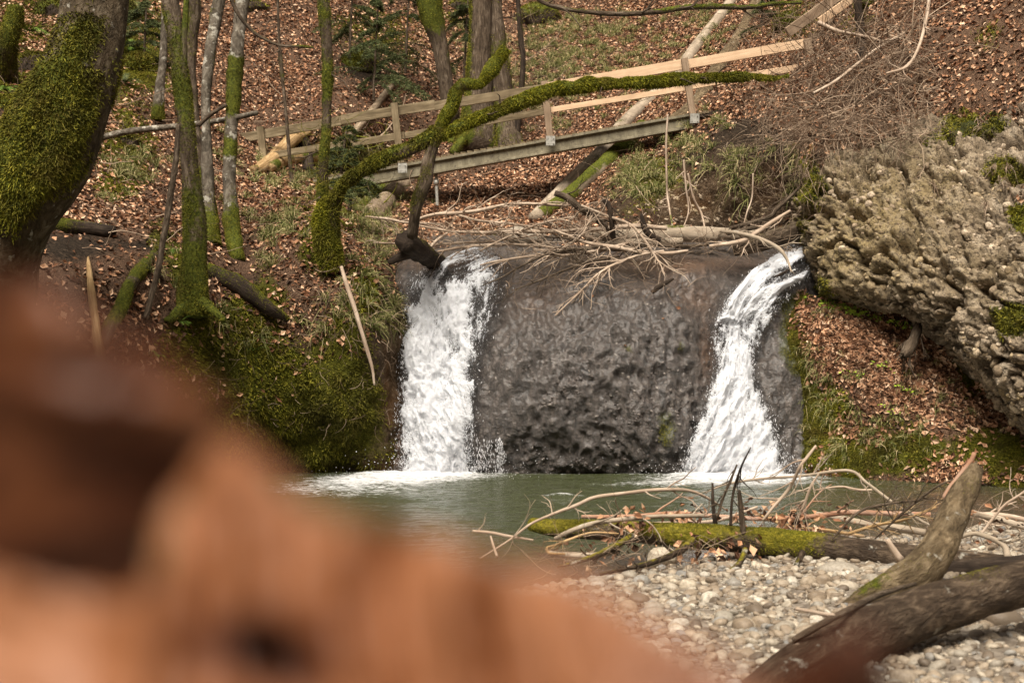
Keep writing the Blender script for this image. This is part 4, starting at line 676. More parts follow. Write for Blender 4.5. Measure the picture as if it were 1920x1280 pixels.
# main I beam: web + flanges
for (a, b_, hh, tt, nm, mt) in [((590, 352), (1303, 227), 17, .012, 'beam', 'steel')]:
    bm_ = boxmesh(BP(*a), BP(*b_), hpx(950, 21), .03, M[mt], nm, br, seed=1)
boxmesh(BP(590, 340.5, .02), BP(1303, 215.5, .02), hpx(950, 4.5), .16, M['steel'], 'flange', bm_, seed=2)
boxmesh(BP(590, 363.5, .02), BP(1303, 238.5, .02), hpx(950, 4.5), .16, M['steel'], 'flange', bm_, seed=3)
boxmesh(BP(1303, 219, .05), BP(1368, 208, .05), hpx(1300, 8), .1, M['darkbark'], 'beam_end', br, seed=4)
boxmesh(BP(590, 346, .8), BP(1320, 221, .8), hpx(950, 20), .08, M['steel'], 'beam', br, seed=5)
NP = 60
for q in range(NP):                       # cross planks of the walkway
    t = (q+.5)/NP; px = 592+t*(1330-592); py = 334-t*125.5
    boxmesh(BP(px, py, -.02), BP(px, py, .85), .035, hpx(950, 11.0)*.96, M['oldwood'], 'plank', br, seed=20+q)
POSTS = [(1283, 110, 1299, 218, 12, 'postwood'), (1020, 153, 1031, 258, 12, 'postwood'), (739, 194, 752, 306, 13, 'oldwood'), (488, 238, 497, 322, 13, 'oldwood'), (1513, 74, 1523, 130, 13, 'postwood')]
for q, (a, b_, c_, d_, w, mt) in enumerate(POSTS):
    boxmesh(BP(c_, d_, -.215), BP(a, b_, -.215), hpx(a, w), .09, M[mt], 'post', br, seed=90+q, up=(1, 0, 0), ms=.25 if mt == 'oldwood' else 0)
for q, (a, b_) in enumerate([(1303, 222), (1033, 264), (755, 315)]):
    k = boxmesh(BP(a-.5, b_+9, -.268), BP(a-.5, b_-9, -.268), hpx(a, 17), .012, M['galv'], 'bracket', br, seed=100+q, up=(1, 0, 0))
    for sx, sy in ((-5, -5), (5, 5), (-5, 5), (5, -5)):
        o_ = tube(np.array([[*BP(a+sx, b_+sy, -.268), .008], [*BP(a+sx, b_+sy, -.29), .008]]), 6, .05, 0); mkobj('bolt', o_[0], [o_[1], o_[2]], M['galv'], dict(tc=o_[3]), parent=k)
RL = [('top_rail', 1020, 166, 1286, 121, 19, 'newwood'), ('top_rail', 1286.5, 121, 1522, 80, 17, 'newwood'), ('top_rail', 815, 199, 1019.5, 167, 17, 'oldwood'), ('top_rail', 640, 225, 816, 196.5, 18, 'oldwood'), ('top_rail', 446, 260, 639.5, 227, 17, 'oldwood'),
      ('lower_rail', 1033, 206, 1286, 164, 10, 'newwood'), ('lower_rail', 1286.5, 164, 1500, 126, 12, 'newwood'), ('lower_rail', 760, 254, 1032, 207, 12, 'oldwood'), ('lower_rail', 640, 272, 759, 254, 13, 'oldwood'), ('lower_rail', 445, 300, 639, 271, 12, 'oldwood')]
for q, (nm, a, b_, c_, d_, w, mt) in enumerate(RL):
    o_ = boxmesh(BP(a, b_, -.148+(q % 2)*.006), BP(c_, d_, -.148+(q % 2)*.006), hpx(a, w), .04, M[mt], nm, br, seed=120+q, ms=.25 if mt == 'oldwood' else 0)
    if mt == 'newwood' and q == 0: o_['label'] = 'pale freshly sawn replacement rail board'
t_ = tube(np.array([[*BP(817, 318, .05), .03], [*BP(819, 360, .05), .028], [*BP(821, 412, .05), .028]]), 10, .2, 0); k = mkobj('support_pole', t_[0], [t_[1], t_[2]], M['galv'], dict(tc=t_[3]), parent=br)
t_ = tube(np.array([[*BP(818, 338, .05), .05], [*BP(818, 346, .05), .05]]), 10, .2, 0); mkobj('clamp', t_[0], [t_[1], t_[2]], M['galv'], dict(tc=t_[3]), parent=k)
boxmesh(BP(1310, 234, .0), BP(1308, 275, .0), hpx(1300, 5), .02, M['newwood'], 'batten', br, seed=150, up=(1, 0, 0))
sr = empty('stair_handrail', P(1520, 90, 22.4), label='pair of pale sloping boards climbing out of frame above the bridge', cat='stair rail')
boxmesh(P(1476, 62, 22.4), P(1640, -58, 23.4), .16, .045, M['postwood'], 'rail', sr, seed=160)
boxmesh(P(1536, 42, 22.6), P(1680, -62, 23.5), .13, .045, M['newwood'], 'rail', sr, seed=161)
boxmesh(P(1560, 110, 22.9), P(1552, -40, 22.9), .10, .10, M['postwood'], 'post', sr, seed=162, up=(1, 0, 0))
boxmesh(P(1515, 72, 22.8), P(1600, 60, 23.1), .12, .04, M['postwood'], 'step', sr, seed=163)

# ================= LEAF LITTER, MOSS, GRASS =================
def leaves(pts, nrm, size, tilt, seed):
    r = np.random.default_rng(seed); k = len(pts); nn = unit(nrm+r.normal(size=(k, 3))*tilt); a = unit(np.cross(nn, r.normal(size=(k, 3)))); b_ = np.cross(nn, a)
    L = (size*(.6+.75*r.random(k)))[:, None]; W_ = L*(.17+.24*r.random(k))[:, None]; cu = (r.random((k, 1))-.35)*.8; o_ = pts+nn*(L*.10+.004)
    v = [o_-a*L*.5+nn*L*cu*.5, o_+a*L*.55+nn*L*cu*.6, o_+b_*W_+nn*W_*(.1+1.1*r.random((k, 1)))+a*L*.05, o_-b_*W_+nn*W_*(.1+1.1*r.random((k, 1)))-a*L*.05, o_+a*L*.02-nn*L*cu*.1]
    V = np.stack(v, 1).reshape(-1, 3); i = np.arange(k)[:, None]*5
    F = np.concatenate([i+np.array(t) for t in ((0, 4, 2), (0, 3, 4), (4, 1, 2), (4, 3, 1))]); return V, F
def vis(A, x0=-160, x1=2080, y0=-140, y1=960): return ((A['px'] > x0) & (A['px'] < x1) & (A['py'] > y0) & (A['py'] < y1)).astype(float)
hw = hillA['leaf']*vis(hillA)*(.35+.65*np.clip(.95+2.2*fbm(hillV*.9, 4, 201), 0, 1.3))
pts, nn, ix = sample(hillV, hillF, 190000, hw, 11); nn = facing(pts, nn)
V, F = leaves(pts, unit(nn+np.array([0, 0, .35])), np.where(pts[:, 1] > 21, .068, .068), .45, 12)
mkobj('fallen_leaves', V, F, M['leaf'], smooth=False, kind='stuff', label='brown beech leaf litter covering the ravine slope', cat='fallen leaves')
mw = moundA['leaf']*vis(moundA)*np.clip(.6+1.9*fbm(moundV*2.2, 3, 203), .12, 1.3)
pts, nn, ix = sample(moundV, moundF, 11000, mw, 13); nn = facing(pts, nn); V, F = leaves(pts, nn, .066+0*pts[:, 0], .42, 14)
pts, nn, ix = sample(cliffV, cliffF, 3200, (cliffA['leaf'] > .45)*vis(cliffA)*np.clip(fbm(cliffV*2, 3, 205)+.25, 0, 1), 15); nn = facing(pts, nn); V2, F2 = leaves(pts, nn, .07+0*pts[:, 0], .5, 16)
mkobj('fallen_leaves', np.concatenate([V, V2]), np.concatenate([F, F2+len(V)]), M['leaf'], smooth=False, kind='stuff', label='reddish brown leaves caught on the right bank and cliff top', cat='fallen leaves')
# few leaves on the wet rock
pts, nn, ix = sample(rockV, rockF, 9, (rockV[:, 2] > 1)*1.*(np.abs(rockV[:, 0]-1.2) < .9), 17); V, F = leaves(pts, facing(pts, nn), .055+0*pts[:, 0], .2, 18)
mkobj('fallen_leaves', V, F, M['leaf'], smooth=False, kind='stuff', label='few scattered wet leaves stuck to the rock face', cat='fallen leaves')
def mosspatch(V, F, A, n_, L, seed, label, w=None, mat='moss', drp=.4):
    w = (np.clip(A['moss']-.3, 0, 1)*vis(A)) if w is None else w
    pts, nn, ix = sample(V, F, n_, w*np.clip(.7+1.3*fbm(V*3, 3, seed), .05, 2), seed); nn = facing(pts, nn); lump = (.4+1.3*np.clip(fbm(pts*4.5, 3, seed+1)+.4, 0, 1))[:, None]
    v, f = blades(pts, nn, L*.5*lump, L*.12, .65, up=(0, 0, .15), seed=seed, droop=drp); mkobj('moss', v, f, M[mat], smooth=False, kind='stuff', label=label, cat='moss')
mosspatch(hillV, hillF, hillA, 300000, .07, 301, 'moss clumps over the left bluff and slope')
mosspatch(moundV, moundF, moundA, 90000, .05, 303, 'moss carpet on the right bank below the cliff')
mosspatch(cliffV, cliffF, cliffA, 50000, .06, 305, 'moss pads clinging to the pale cliff')
mosspatch(rockV, rockF, dict(moss=rockM), 9000, .03, 307, 'thin moss on the wet rock step', w=np.clip(rockM-.45, 0, 1))
def tufts(centres, nrm, nb, L, seed, wd=.004, spread=.9, grav=.9):
    r = np.random.default_rng(seed); k = len(centres); c = np.repeat(centres, nb, 0)+r.normal(size=(k*nb, 3))*.012; sc = np.repeat(.6+.8*r.random(k), nb)[:, None]
    d = unit(np.repeat(nrm, nb, 0)*.5+r.normal(size=(k*nb, 3))*spread*.6+np.array([0, 0, .7])); s = unit(np.cross(d, r.normal(size=(k*nb, 3))))*wd; Ls = L*sc*(.5+.8*r.random((k*nb, 1)))
    g = np.array([0, 0, -1.]); p1 = c+d*Ls*.4+g*Ls*.05*grav; p2 = c+d*Ls*.75+g*Ls*.32*grav; p3 = c+d*Ls*.95+g*Ls*.78*grav
    V = np.stack([c-s, c+s, p1+s, p1-s, p2+s*.8, p2-s*.8, p3], 1).reshape(-1, 3); i = np.arange(k*nb)[:, None]*7
    return V, [np.concatenate([i+np.array([0, 1, 2, 3]), i+np.array([3, 2, 4, 5])]), i+np.array([5, 4, 6])]
gB = [(540,430,50,30,1),(680,560,50,60,1),(500,520,40,40,.7),(700,430,40,60,1),(620,600,80,50,.45),(440,600,80,50,.4),(1300,290,80,50,1),(1200,340,60,50,1),(1380,330,60,60,.9),(1130,100,170,100,.6),(1060,60,60,60,.5),(960,210,50,40,.6),(300,520,60,40,.5),(730,600,30,60,.6),(460,420,60,40,.5),(1330,40,60,60,.4),(750,320,60,60,.5),(1000,150,90,90,.6),(690,300,70,60,.7),(560,330,70,60,.5),(420,300,80,60,.45),(870,90,50,90,.5),(240,330,60,60,.7),(1500,300,60,70,.6)]
gw = field(gB, hillA['px'], hillA['py'])**2
pts, nn, ix = sample(hillV, hillF, 950, gw*vis(hillA), 401); V, F = tufts(pts, facing(pts, nn), 38, .26, 402)
mkobj('grass', V, F, M['grass'], smooth=False, kind='stuff', label='drooping sedge tufts on the slopes', cat='grass')
gw = field([(1540,700,60,130,.6),(1700,760,120,80,.5),(1620,840,120,40,.8),(1720,640,60,30,.5)], moundA['px'], moundA['py'])**2
pts, nn, ix = sample(moundV, moundF, 130, gw*vis(moundA), 403); V, F = tufts(pts, facing(pts, nn), 22, .13, 404, .003)
mkobj('grass', V, F, M['grass'], smooth=False, kind='stuff', label='short grass on the right bank', cat='grass')
gw = (cliffA['dirt']+.4*(cliffA['moss'] > .5))*vis(cliffA)*(cliffA['py'] < 420)
pts, nn, ix = sample(cliffV, cliffF, 190, gw, 405); V, F = tufts(pts, facing(pts, nn), 26, .16, 406, .003, grav=1.3)
mkobj('grass', V, F, M['twig'], smooth=False, kind='stuff', label='dry hanging grass and rootlets on the cliff top', cat='grass')
# ---- ferns and herbs
def fern(px, py, D, L, nf, label, seed, mat='fern', name='fern', off=.05):
    r = np.random.default_rng(seed); c = P(px, py, D-off); e_ = empty(name, c, label=label, cat=name)
    V = []; F = []; o_ = 0
    for q in range(nf):
        th = r.uniform(0, 2*math.pi); d = unit(np.array([math.cos(th), math.sin(th)*.6-.4, .55+.4*r.random()])); l = L*(.6+.6*r.random()); s0 = unit(np.cross(d, [0, 0, 1])); p = c.copy(); k = 12
        for j in range(k):
            d = unit(d+np.array([0, 0, -.13])); p2 = p+d*l/k; w = l*.20*math.sin(math.pi*min(1, (j+1.5)/k))**.7+.004
            for sg in (-1, 1):
                q1 = p2+s0*sg*w+d*w*.5-np.array([0, 0, w*.15]); V += [p, p+d*l/k*.62, q1]; F.append([o_, o_+1, o_+2]); o_ += 3
            p = p2
    mkobj('frond', np.array(V), np.array(F), M[mat], smooth=False, parent=e_)
hd = lambda x, y: float(hillD(np.array([float(x)]), np.array([float(y)]))[0]); md = lambda x, y: float(moundD0(np.array([float(x)]), np.array([float(y)]))[0])
fern(338, 605, hd(338, 605), .17, 9, 'bright green fern at the foot of the mossy bluff tree', 1)
fern(484, 655, hd(484, 655), .16, 8, 'small green fern in the middle of the moss bluff', 2)
fern(575, 605, hd(575, 605), .10, 6, 'tiny fern in leaf litter right of the rotting log', 3)
fern(322, 470, hd(322, 478), .2, 8, 'dark green fern tucked behind the diagonal mossy log', 4)
fern(295, 668, 14.9, .17, 5, 'pale seedling with long leaves at the edge of the blurred leaf', 5)
for q, (x, y, L, lb) in enumerate([(60, 60, .5, 'fern in the upper left corner right of the mossy stub'), (110, 20, .5, 'fern at the top edge left of the huge trunk'), (245, 100, .5, 'fern right of the huge trunk, lower of two'), (262, 30, .55, 'fern right of the huge trunk at the top edge'), (12, 170, .4, 'fern at the left edge above the shaggy moss'), (235, 155, .4, 'low fern above the dark hollow behind the huge trunk')]):
    fern(x, y, hd(x, y), L, 14, lb, 10+q, mat='needle' if q % 2 else 'fern', off=.1)
def herbs(px, py, D, n_, sx, L, label, seed):
    r = np.random.default_rng(seed); c = P(px, py, D); e_ = empty('herb', c, label=label, cat='herb'); k = n_
    x = px+r.normal(size=k)*sx; y = py+(x-px)*.28+r.normal(size=k)*5; p = P(x, y, moundD0(x, y)-.06); V, F = leaves(p, unit(np.array([[0, -.6, .8]])+r.normal(size=(k, 3))*.3), L+0*x, .4, seed)
    mkobj('leaf', V, F, M['herb'], smooth=False, parent=e_)
herbs(1580, 580, 17.2, 110, 24, .05, 'light green herb patch below the cliff corner', 21)
herbs(1660, 600, 17.2, 60, 26, .045, 'second light green herb patch along the cliff foot', 22)
for q, (x, y, lb) in enumerate([(1648, 684, 'single green sprout high in the right leaf patch'), (1690, 728, 'green sprouts beside the exposed roots'), (1600, 700, 'green sprouts left of the middle of the leaf patch'), (1665, 770, 'green sprouts in the centre of the right leaf patch')]): herbs(x, y, md(x, y), 12, 12, .04, lb, 30+q)
def mossrock(px, py, w, h, label, seed, mo=.6):
    D = hd(px, py)+.22; v = IV3_*(1+.28*fbm(IV3_*1.2+seed, 3, seed)[:, None]+.10*fbm(IV3_*3.5, 3, seed+1)[:, None])*np.array([w/2, w/2.4, h/2])/F_PX*D+P(px, py, D)
    nv = unit(v-v.mean(0)); ms = mo+.5*nv[:, 2]+.7*fbm(v*2.2, 3, seed)-.2
    o = mkobj('boulder', v, IF3_, M['darkbark'], dict(tc=v, moss=ms+.1), label=label, cat='boulder'); pts, nn, _ = sample(v, IF3_, int(w*h*.9), np.clip(ms*2, 0, 1), seed); V, F = blades(pts, unit(pts-v.mean(0)), .04, .009, .7, seed=seed); mkobj('moss', V, F, M['moss'], smooth=False, parent=o, kind='stuff')
import bmesh as _b
_bm = _b.new(); _b.ops.create_icosphere(_bm, subdivisions=4, radius=1); IV3_ = np.array([v.co[:] for v in _bm.verts]); IF3_ = np.array([[v.index for v in f.verts] for f in _bm.faces]); _bm.free()
for q, (x, y, w, h, lb) in enumerate([(62, 128, 80, 60, 'mossy boulder between the mossy stub and the huge trunk'), (15, 205, 70, 60, 'dark boulder at the left edge above the shaggy moss'), (255, 128, 70, 60, 'dark mossy boulder right of the huge trunk'), (228, 30, 60, 60, 'mossy boulder peeking out at the top right of the huge trunk'), (100, 30, 70, 60, 'mossy boulder at the top edge left of the huge trunk'),
    (672, 128, 76, 56, 'dark boulder in the hollow under the young spruces'), (1008, 38, 90, 60, 'mossy boulder right of the thin dark crooked trunk'), (868, 22, 60, 60, 'mossy boulder behind the twin trunk at the top edge'), (1478, 48, 60, 44, 'mossy boulder below the sloping boards'), (1640, 10, 70, 40, 'mossy boulder at the top edge over the cliff brush'),
    (470, 18, 70, 36, 'low mossy ledge stone at the top behind the grey trees'), (330, 505, 70, 44, 'mossy stone beside the foot of the mossy multi-stemmed tree'), (235, 270, 60, 40, 'pale mossy stone below the bare pole'), (850, 268, 60, 34, 'mossy stone between the roots of the twin trunk')]): mossrock(x, y, w, h, lb, 801+q)
# ---- exposed roots at the cliff foot
e_ = empty('root_stump', P(1715, 660, 16.6), label='small rotten root stump with hanging roots under the cliff', cat='stump')
wood('stump', [(1722,612,16.7,14),(1716,632,16.6,20),(1706,650,16.5,26),(1695,664,16.45,16)], 'bark', -.1, rag=.8, amp=.25, parent=e_, side=[(14, .28, .4, (.3, 1.2), 2, .35)])
# ---- brush on the upper right
def brush(n_, x0, x1, y0, y1, Df, L, seed, rad, label, down=.35, mat='twig'):
    r = np.random.default_rng(seed); Vs = []; Fs = []; o_ = 0; th = np.arange(3)/3*2*math.pi
    for q in range(n_):
        x, y = r.uniform(x0, x1), r.uniform(y0, y1); d = unit(np.array([r.normal(), r.normal()*.5-.25, r.normal()*.7-down])); p = P(x, y, float(Df(np.array([x]), np.array([y]))[0])-.12-.3*r.random())
        l = L*(.4+r.random()); k = 8; pp = [p]; cv = r.normal(size=3)*.14
        for j in range(k): d = unit(d+cv+r.normal(size=3)*.14); pp.append(pp[-1]+d*l/k)
        pp = np.array(pp); T = unit(np.gradient(pp, axis=0)); a = unit(np.cross(T, [0.2, 1, .3])); b_ = np.cross(T, a); rr = rad*(.5+r.random())*np.linspace(1, .35, k+1)[:, None]
        V = np.stack([pp+(a*math.cos(t)+b_*math.sin(t))*rr for t in th], 1); i = np.arange((k+1)*3).reshape(k+1, 3)
        Vs.append(V.reshape(-1, 3)); Fs.append(np.stack([i[:-1], np.roll(i[:-1], -1, 1), np.roll(i[1:], -1, 1), i[1:]], -1).reshape(-1, 4)+o_); o_ += 3*(k+1)
    return mkobj('brushwood', np.concatenate(Vs), np.concatenate(Fs), M[mat], kind='stuff', label=label, cat='brushwood')
hc = lambda x, y: np.minimum(hillD(x, y), np.where((x > 1500) & (y > 190), cliffD0(x, y), 99))
brush(1300, 1400, 1740, 40, 270, hc, .75, 501, .0055, 'tangle of bare grey twigs hanging above the cliff')
brush(420, 1480, 1740, -60, 160, hc, 1.5, 502, .007, 'long bare shrub stems at top right', .15)
brush(220, 1380, 1520, 220, 430, hc, .5, 503, .003, 'fine rootlets over the dark soil bank')
brush(240, 560, 760, 400, 640, hillD, .35, 504, .003, 'fine dead stems on the edge of the bluff', .5)
brush(260, 690, 1100, 405, 478, lambda x, y: 18.6+0*x, .5, 505, .0035, 'small loose twigs filling the branch pile', .0)
brush(160, 1100, 1480, 430, 476, lambda x, y: 18.5+0*x, .4, 506, .0035, 'small twigs around the jammed logs', .0)
brush(140, 380, 740, 560, 800, hillD, .25, 507, .002, 'dry stems on the mossy bluff', .3)
brush(380, 180, 1400, 0, 420, hillD, .5, 508, .005, 'fallen twigs strewn on the leaf slope', .1)
brush(46, 460, 1300, 20, 400, hillD, 1.3, 511, .014, 'fallen dead branches strewn on the far leaf slope', .25)
brush(110, 850, 1060, 40, 260, hillD, 1.1, 512, .005, 'thin upright shoots around the big twin trunk', -.7)
brush(90, 600, 780, 250, 400, hillD, .7, 513, .012, 'mossy twigs jammed under the left bridge end', .1, 'moss')
brush(130, 0, 460, 120, 480, hillD, .6, 514, .005, 'dead twigs around the slender trees', -.1)
brush(200, 560, 720, 220, 420, lambda x, y: 17.4+0*x, .32, 515, .003, 'fine mossy shoots around the upright mossy stem', -.1, 'moss')
brush(150, 930, 1290, 478, 545, lambda x, y: rockD(x, y), .5, 516, .0028, 'fine pale twigs fanning down over the wet rock', .25)
brush(130, 1020, 1350, 1000, 1078, lambda x, y: 9.7+0*x, .3, 509, .002, 'fine twigs beneath the long mossy log', .05)
brush(130, 1350, 1900, 955, 1040, lambda x, y: 10.6+0*x, .35, 510, .002, 'fine twigs behind the long mossy log', .05)
for q, (pa, lb) in enumerate([([(1252,215,20,4),(1249,270,20,4),(1250,330,20,4),(1252,372,20,4),(1262,430,19.5,3)], 'left of the three green vines hanging before the soil bank'), ([(1282,300,20,4),(1286,350,20,4),(1291,395,20,3),(1280,430,19.8,2)], 'short middle green vine hanging before the soil bank'), ([(1290,325,20,4),(1300,370,20,4),(1315,400,20,4),(1322,430,19.8,3)], 'right green vine hanging before the soil bank'), ([(1412,325,19.6,3),(1410,370,19.6,3),(1400,400,19.5,3),(1392,432,19.4,2)], 'thin pale vine hanging nearest the cliff'),
        ([(1742,0,19,7),(1736,40,18.8,7),(1722,90,18.5,6),(1700,125,18.3,6),(1662,138,18.2,4)], 'pale curved stem hanging over the cliff brush'), ([(1525,175,19.5,5),(1570,150,19.6,6),(1640,95,20,6),(1700,60,20.3,5)], 'long straight pale stem crossing the cliff brush'), ([(1535,42,21,8),(1570,58,20.8,7),(1620,68,20.6,6),(1660,80,20.4,4)], 'thick pale branch below the sloping boards')]):
    wood('vine' if q < 4 else 'branch', pa, 'palewood', .1 if q < 4 else -.3, seed=600+q, amp=.04, seg=6, side=[(4, .25, .6, (.4, 1.1), 1)], label=lb, cat='vine' if q < 4 else 'branch')
# ---- spruce sprays
def spruce(px, py, D, n_, L, label, seed, sx=40, sy=40, hgt=1.6):
    r = np.random.default_rng(seed); c = P(px, py+sy, D); e_ = empty('young_spruce', c, label=label, cat='young spruce')
    wood('trunk', np.array([[*(c+np.array([0, 0, -.2])), .03], [*(c+np.array([.05, 0, hgt*.5])), .02], [*(c+np.array([.1, 0, hgt])), .008]]), 'bark', 0, parent=e_, seed=seed)
    P0 = []; DD = []; st = []
    for q in range(n_):
        z = r.uniform(0, 1); th = r.uniform(0, 2*math.pi); d = np.array([math.cos(th), math.sin(th), .15]); p = c+np.array([.1*z, 0, z*hgt]); l = L*(1.15-z)*(.6+.5*r.random()); k = 26; pts_ = []
        for j in range(k): d = unit(d+np.array([0, 0, -.035])+r.normal(size=3)*.04); p = p+d*l/k; pts_.append(p.copy()); 
        st.append(tube(np.concatenate([np.array(pts_)[::5], np.linspace(.006, .002, len(pts_[::5]))[:, None]], 1), 4, .2, 0))
        for j, p_ in enumerate(pts_):
            for _ in range(10): P0.append(p_+r.normal(size=3)*.012); DD.append(unit(d*.5+r.normal(size=3)*np.array([1, 1, .35])))
            if j % 3 == 0 and j > 3:
                s_ = unit(np.cross(d, [0, 0, 1]))*(1 if r.random() < .5 else -1); q_ = p_.copy()
                for t in range(9):
                    q_ = q_+unit(s_*.8+d*.7+np.array([0, 0, -.2]))*l*.035
                    for _ in range(7): P0.append(q_+r.normal(size=3)*.01); DD.append(unit(s_*.4+r.normal(size=3)*np.array([1, 1, .35])))
    v, f = blades(np.array(P0), np.array(DD), .05, .006, .15, (0, 0, 0), seed); V2, F2, T2, tc2, _ = join(st)
    mkobj('branches', V2, [F2, T2], M['bark'], dict(tc=tc2, moss=0*V2[:, 0]), parent=e_); mkobj('needles', v, f, M['needle'], smooth=False, parent=e_)
spruce(700, 100, 27.5, 26, 1.1, 'young spruce between the mossy stem and the conifer trunk', 41, hgt=1.8, sy=70)
spruce(760, 60, 29, 20, 1.2, 'young spruce touching the leaning conifer trunk at the top', 42, hgt=1.9, sy=60)
spruce(655, 30, 28.5, 22, 1.2, 'young spruce at the top edge right of the upright mossy stem', 43, hgt=1.8, sy=60)
spruce(268, 60, 25.5, 26, 1.0, 'dark young spruce between the huge trunk and the slim trees', 44, hgt=1.7, sy=70)
spruce(870, 70, 29.5, 16, .8, 'small spruce left of the big twin trunk', 45, hgt=1.8, sy=60)
spruce(655, 330, 19.5, 16, .42, 'feathery evergreen shrub beside the base of the arching tree', 48, hgt=.7, sy=40)
spruce(640, 262, 22.5, 16, .5, 'tiny spruce shrub growing through the left handrail', 46, hgt=.6, sy=40)
spruce(1425, 25, 27.5, 14, .5, 'small spruce beside the sloping boards', 47, hgt=1.2, sy=45)
# ---- ragged leaves caught on the washed up sticks
def clump(px, py, D, n_, s, label, seed):
    r = np.random.default_rng(seed); c = P(px, py, D); p = c+r.normal(size=(n_, 3))*np.array([s, s*.4, s*.6]); V, F = leaves(p, unit(r.normal(size=(n_, 3))), .06+0*p[:, 0], .8, seed)
    mkobj('leaf_clump', V, F, M['leaf'], smooth=False, kind='stuff', label=label, cat='fallen leaves')
clump(1190, 978, 10.1, 42, .07, 'withered leaves draped over the mossy log left end', 51); clump(1290, 972, 10.4, 40, .08, 'withered leaves caught behind the mossy log', 52); clump(1410, 975, 10.4, 60, .12, 'withered leaves by the mossy upright snag', 53)
clump(1495, 985, 10.4, 50, .09, 'withered leaves hanging in twigs above the log', 54); clump(1340, 1050, 9.9, 90, .16, 'dead leaves packed under the log', 55); clump(1150, 1030, 9.95, 60, .15, 'dead leaves under the left log end', 56); clump(1560, 1000, 10.6, 60, .2, 'dead leaves between sticks and log', 57); clump(1870, 1010, 10.6, 70, .2, 'dead leaves among sticks right of the stump', 58)

# ================= STONES =================
def ico(sub):
    import bmesh; bm = bmesh.new(); bmesh.ops.create_icosphere(bm, subdivisions=sub, radius=1); V = np.array([v.co[:] for v in bm.verts]); F = np.array([[v.index for v in f.verts] for f in bm.faces]); bm.free(); return V, F
def stonemat(name, obj):
    m, nt, b, out = newmat(name); n = N(nt); f = n('ObjectInfo').outputs['Random'] if obj else n('NewGeometry').outputs['Random Per Island']; g = n('NewGeometry').outputs['Position']
    c = n.ramp(f, [(0, (.07, .052, .036)), (.2, (.20, .15, .10)), (.45, (.33, .265, .19)), (.65, (.26, .235, .19)), (.8, (.45, .385, .29)), (.92, (.15, .155, .155)), (1, (.62, .56, .45))])
    c = n.mix(n.ramp(n.noise(g, 55, 5, .7), [(.38, G(.55)), (.6, G(0))]), c, (.13, .10, .07, 1)); nt.links.new(c, b.inputs['Base Color'])
    b.inputs['Roughness'].default_value = .62; nt.links.new(n.bump(n.noise(g, 70, 4), .6, .006), b.inputs['Normal']); return m
M['stone'] = stonemat('river_stone', False); M['cobble'] = stonemat('river_cobble', True)
IV, IF = ico(2); r = np.random.default_rng(71)
SH = []
for q in range(14):
    v = IV*(1+.28*fbm(IV*1.1+q*5, 2, q)[:, None]+.08*fbm(IV*2.6+q, 2, q)[:, None]); SH.append(np.sign(v)*np.abs(v)**.88*np.array([1, .78+.1*(q % 3), .50+.06*(q % 4)]))
def scatter_stones(n_, x0, x1, y0, y1, smin, smax, seed, pw=2.2, cond=None, zoff=.0):
    r = np.random.default_rng(seed); x = r.uniform(x0, x1, n_); y = r.uniform(y0, y1, n_); k = (y < shore(x)+.05+.5*r.random(n_)**3) & ((x/y*F_PX+CX) > 780) & ((x/y*F_PX+CX) < 2080)
    if cond is not None: k &= cond(x, y)
    x, y = x[k], y[k]; n_ = len(x); s = smin+(smax-smin)*r.random(n_)**pw; z = bedz(x, y)+s*.18+zoff; out = []
    a = r.uniform(0, 2*math.pi, n_); t = r.normal(size=(n_, 2))*.25; ty = r.integers(0, len(SH), n_)
    return x, y, z, s, a, t, ty
x, y, z, s, a, t, ty = scatter_stones(26000, -1.2, 6.2, 5.6, 13.2, .009, .040, 72, 2.6)
S_ = np.stack(SH)[ty]*s[:, None, None]; ca, sa = np.cos(a)[:, None], np.sin(a)[:, None]
S_ = np.stack([S_[..., 0]*ca-S_[..., 1]*sa, S_[..., 0]*sa+S_[..., 1]*ca, S_[..., 2]+S_[..., 0]*t[:, :1]+S_[..., 1]*t[:, 1:]], -1)+np.stack([x, y, z], -1)[:, None]
F = (IF[None]+np.arange(len(x))[:, None, None]*len(IV)).reshape(-1, 3)
mkobj('gravel', S_.reshape(-1, 3), F, M['stone'], kind='stuff', label='rounded pale river pebbles of the gravel bank', cat='gravel')
IV3, IF3 = ico(3); cob = []
for q in range(6):
    v = IV3*(1+.30*fbm(IV3*1.1+q*7, 2, q+20)[:, None]+.05*fbm(IV3*4+q, 3, q)[:, None]); v = np.sign(v)*np.abs(v)**.86*np.array([1, .8, .55+.05*q])
    cob.append(mkmesh('cobble', v, IF3, M['cobble']))
x, y, z, s, a, t, ty = scatter_stones(330, -.6, 4.6, 5.9, 9.6, .036, .066, 73, 1.8)
keepc = (x/y*F_PX+CX > 1000) & (x/y*F_PX+CX < 1960)
x, y, z, s, a = x[keepc][:170], y[keepc][:170], z[keepc][:170], s[keepc][:170], a[keepc][:170]
for q in range(len(x)):
    o_ = bpy.data.objects.new('cobble', cob[q % 6]); COL.objects.link(o_); o_.location = (x[q], y[q], z[q]-.1*s[q]); o_.scale = (s[q],)*3; o_.rotation_euler = (random.uniform(-.2, .2), random.uniform(-.2, .2), a[q])
    props(o_, 'rounded pale river cobble among the pebbles of the gravel bank', 'cobble', 'larger cobbles lying in the gravel bank')
def rock(px, py, D, sx, sz, label, mat='cobble', q=0, ry=0.):
    v = IV3*(1+.3*fbm(IV3*1.2+q*3, 3, q+40)[:, None]+.05*fbm(IV3*5, 3, q)[:, None])*np.array([sx, sx*.7, sz]); o_ = mkobj('boulder', v, IF3, M[mat], label=label, cat='boulder'); o_.location = [float(c) for c in P(px, py, D)]; o_.rotation_euler = (0, ry, 0)
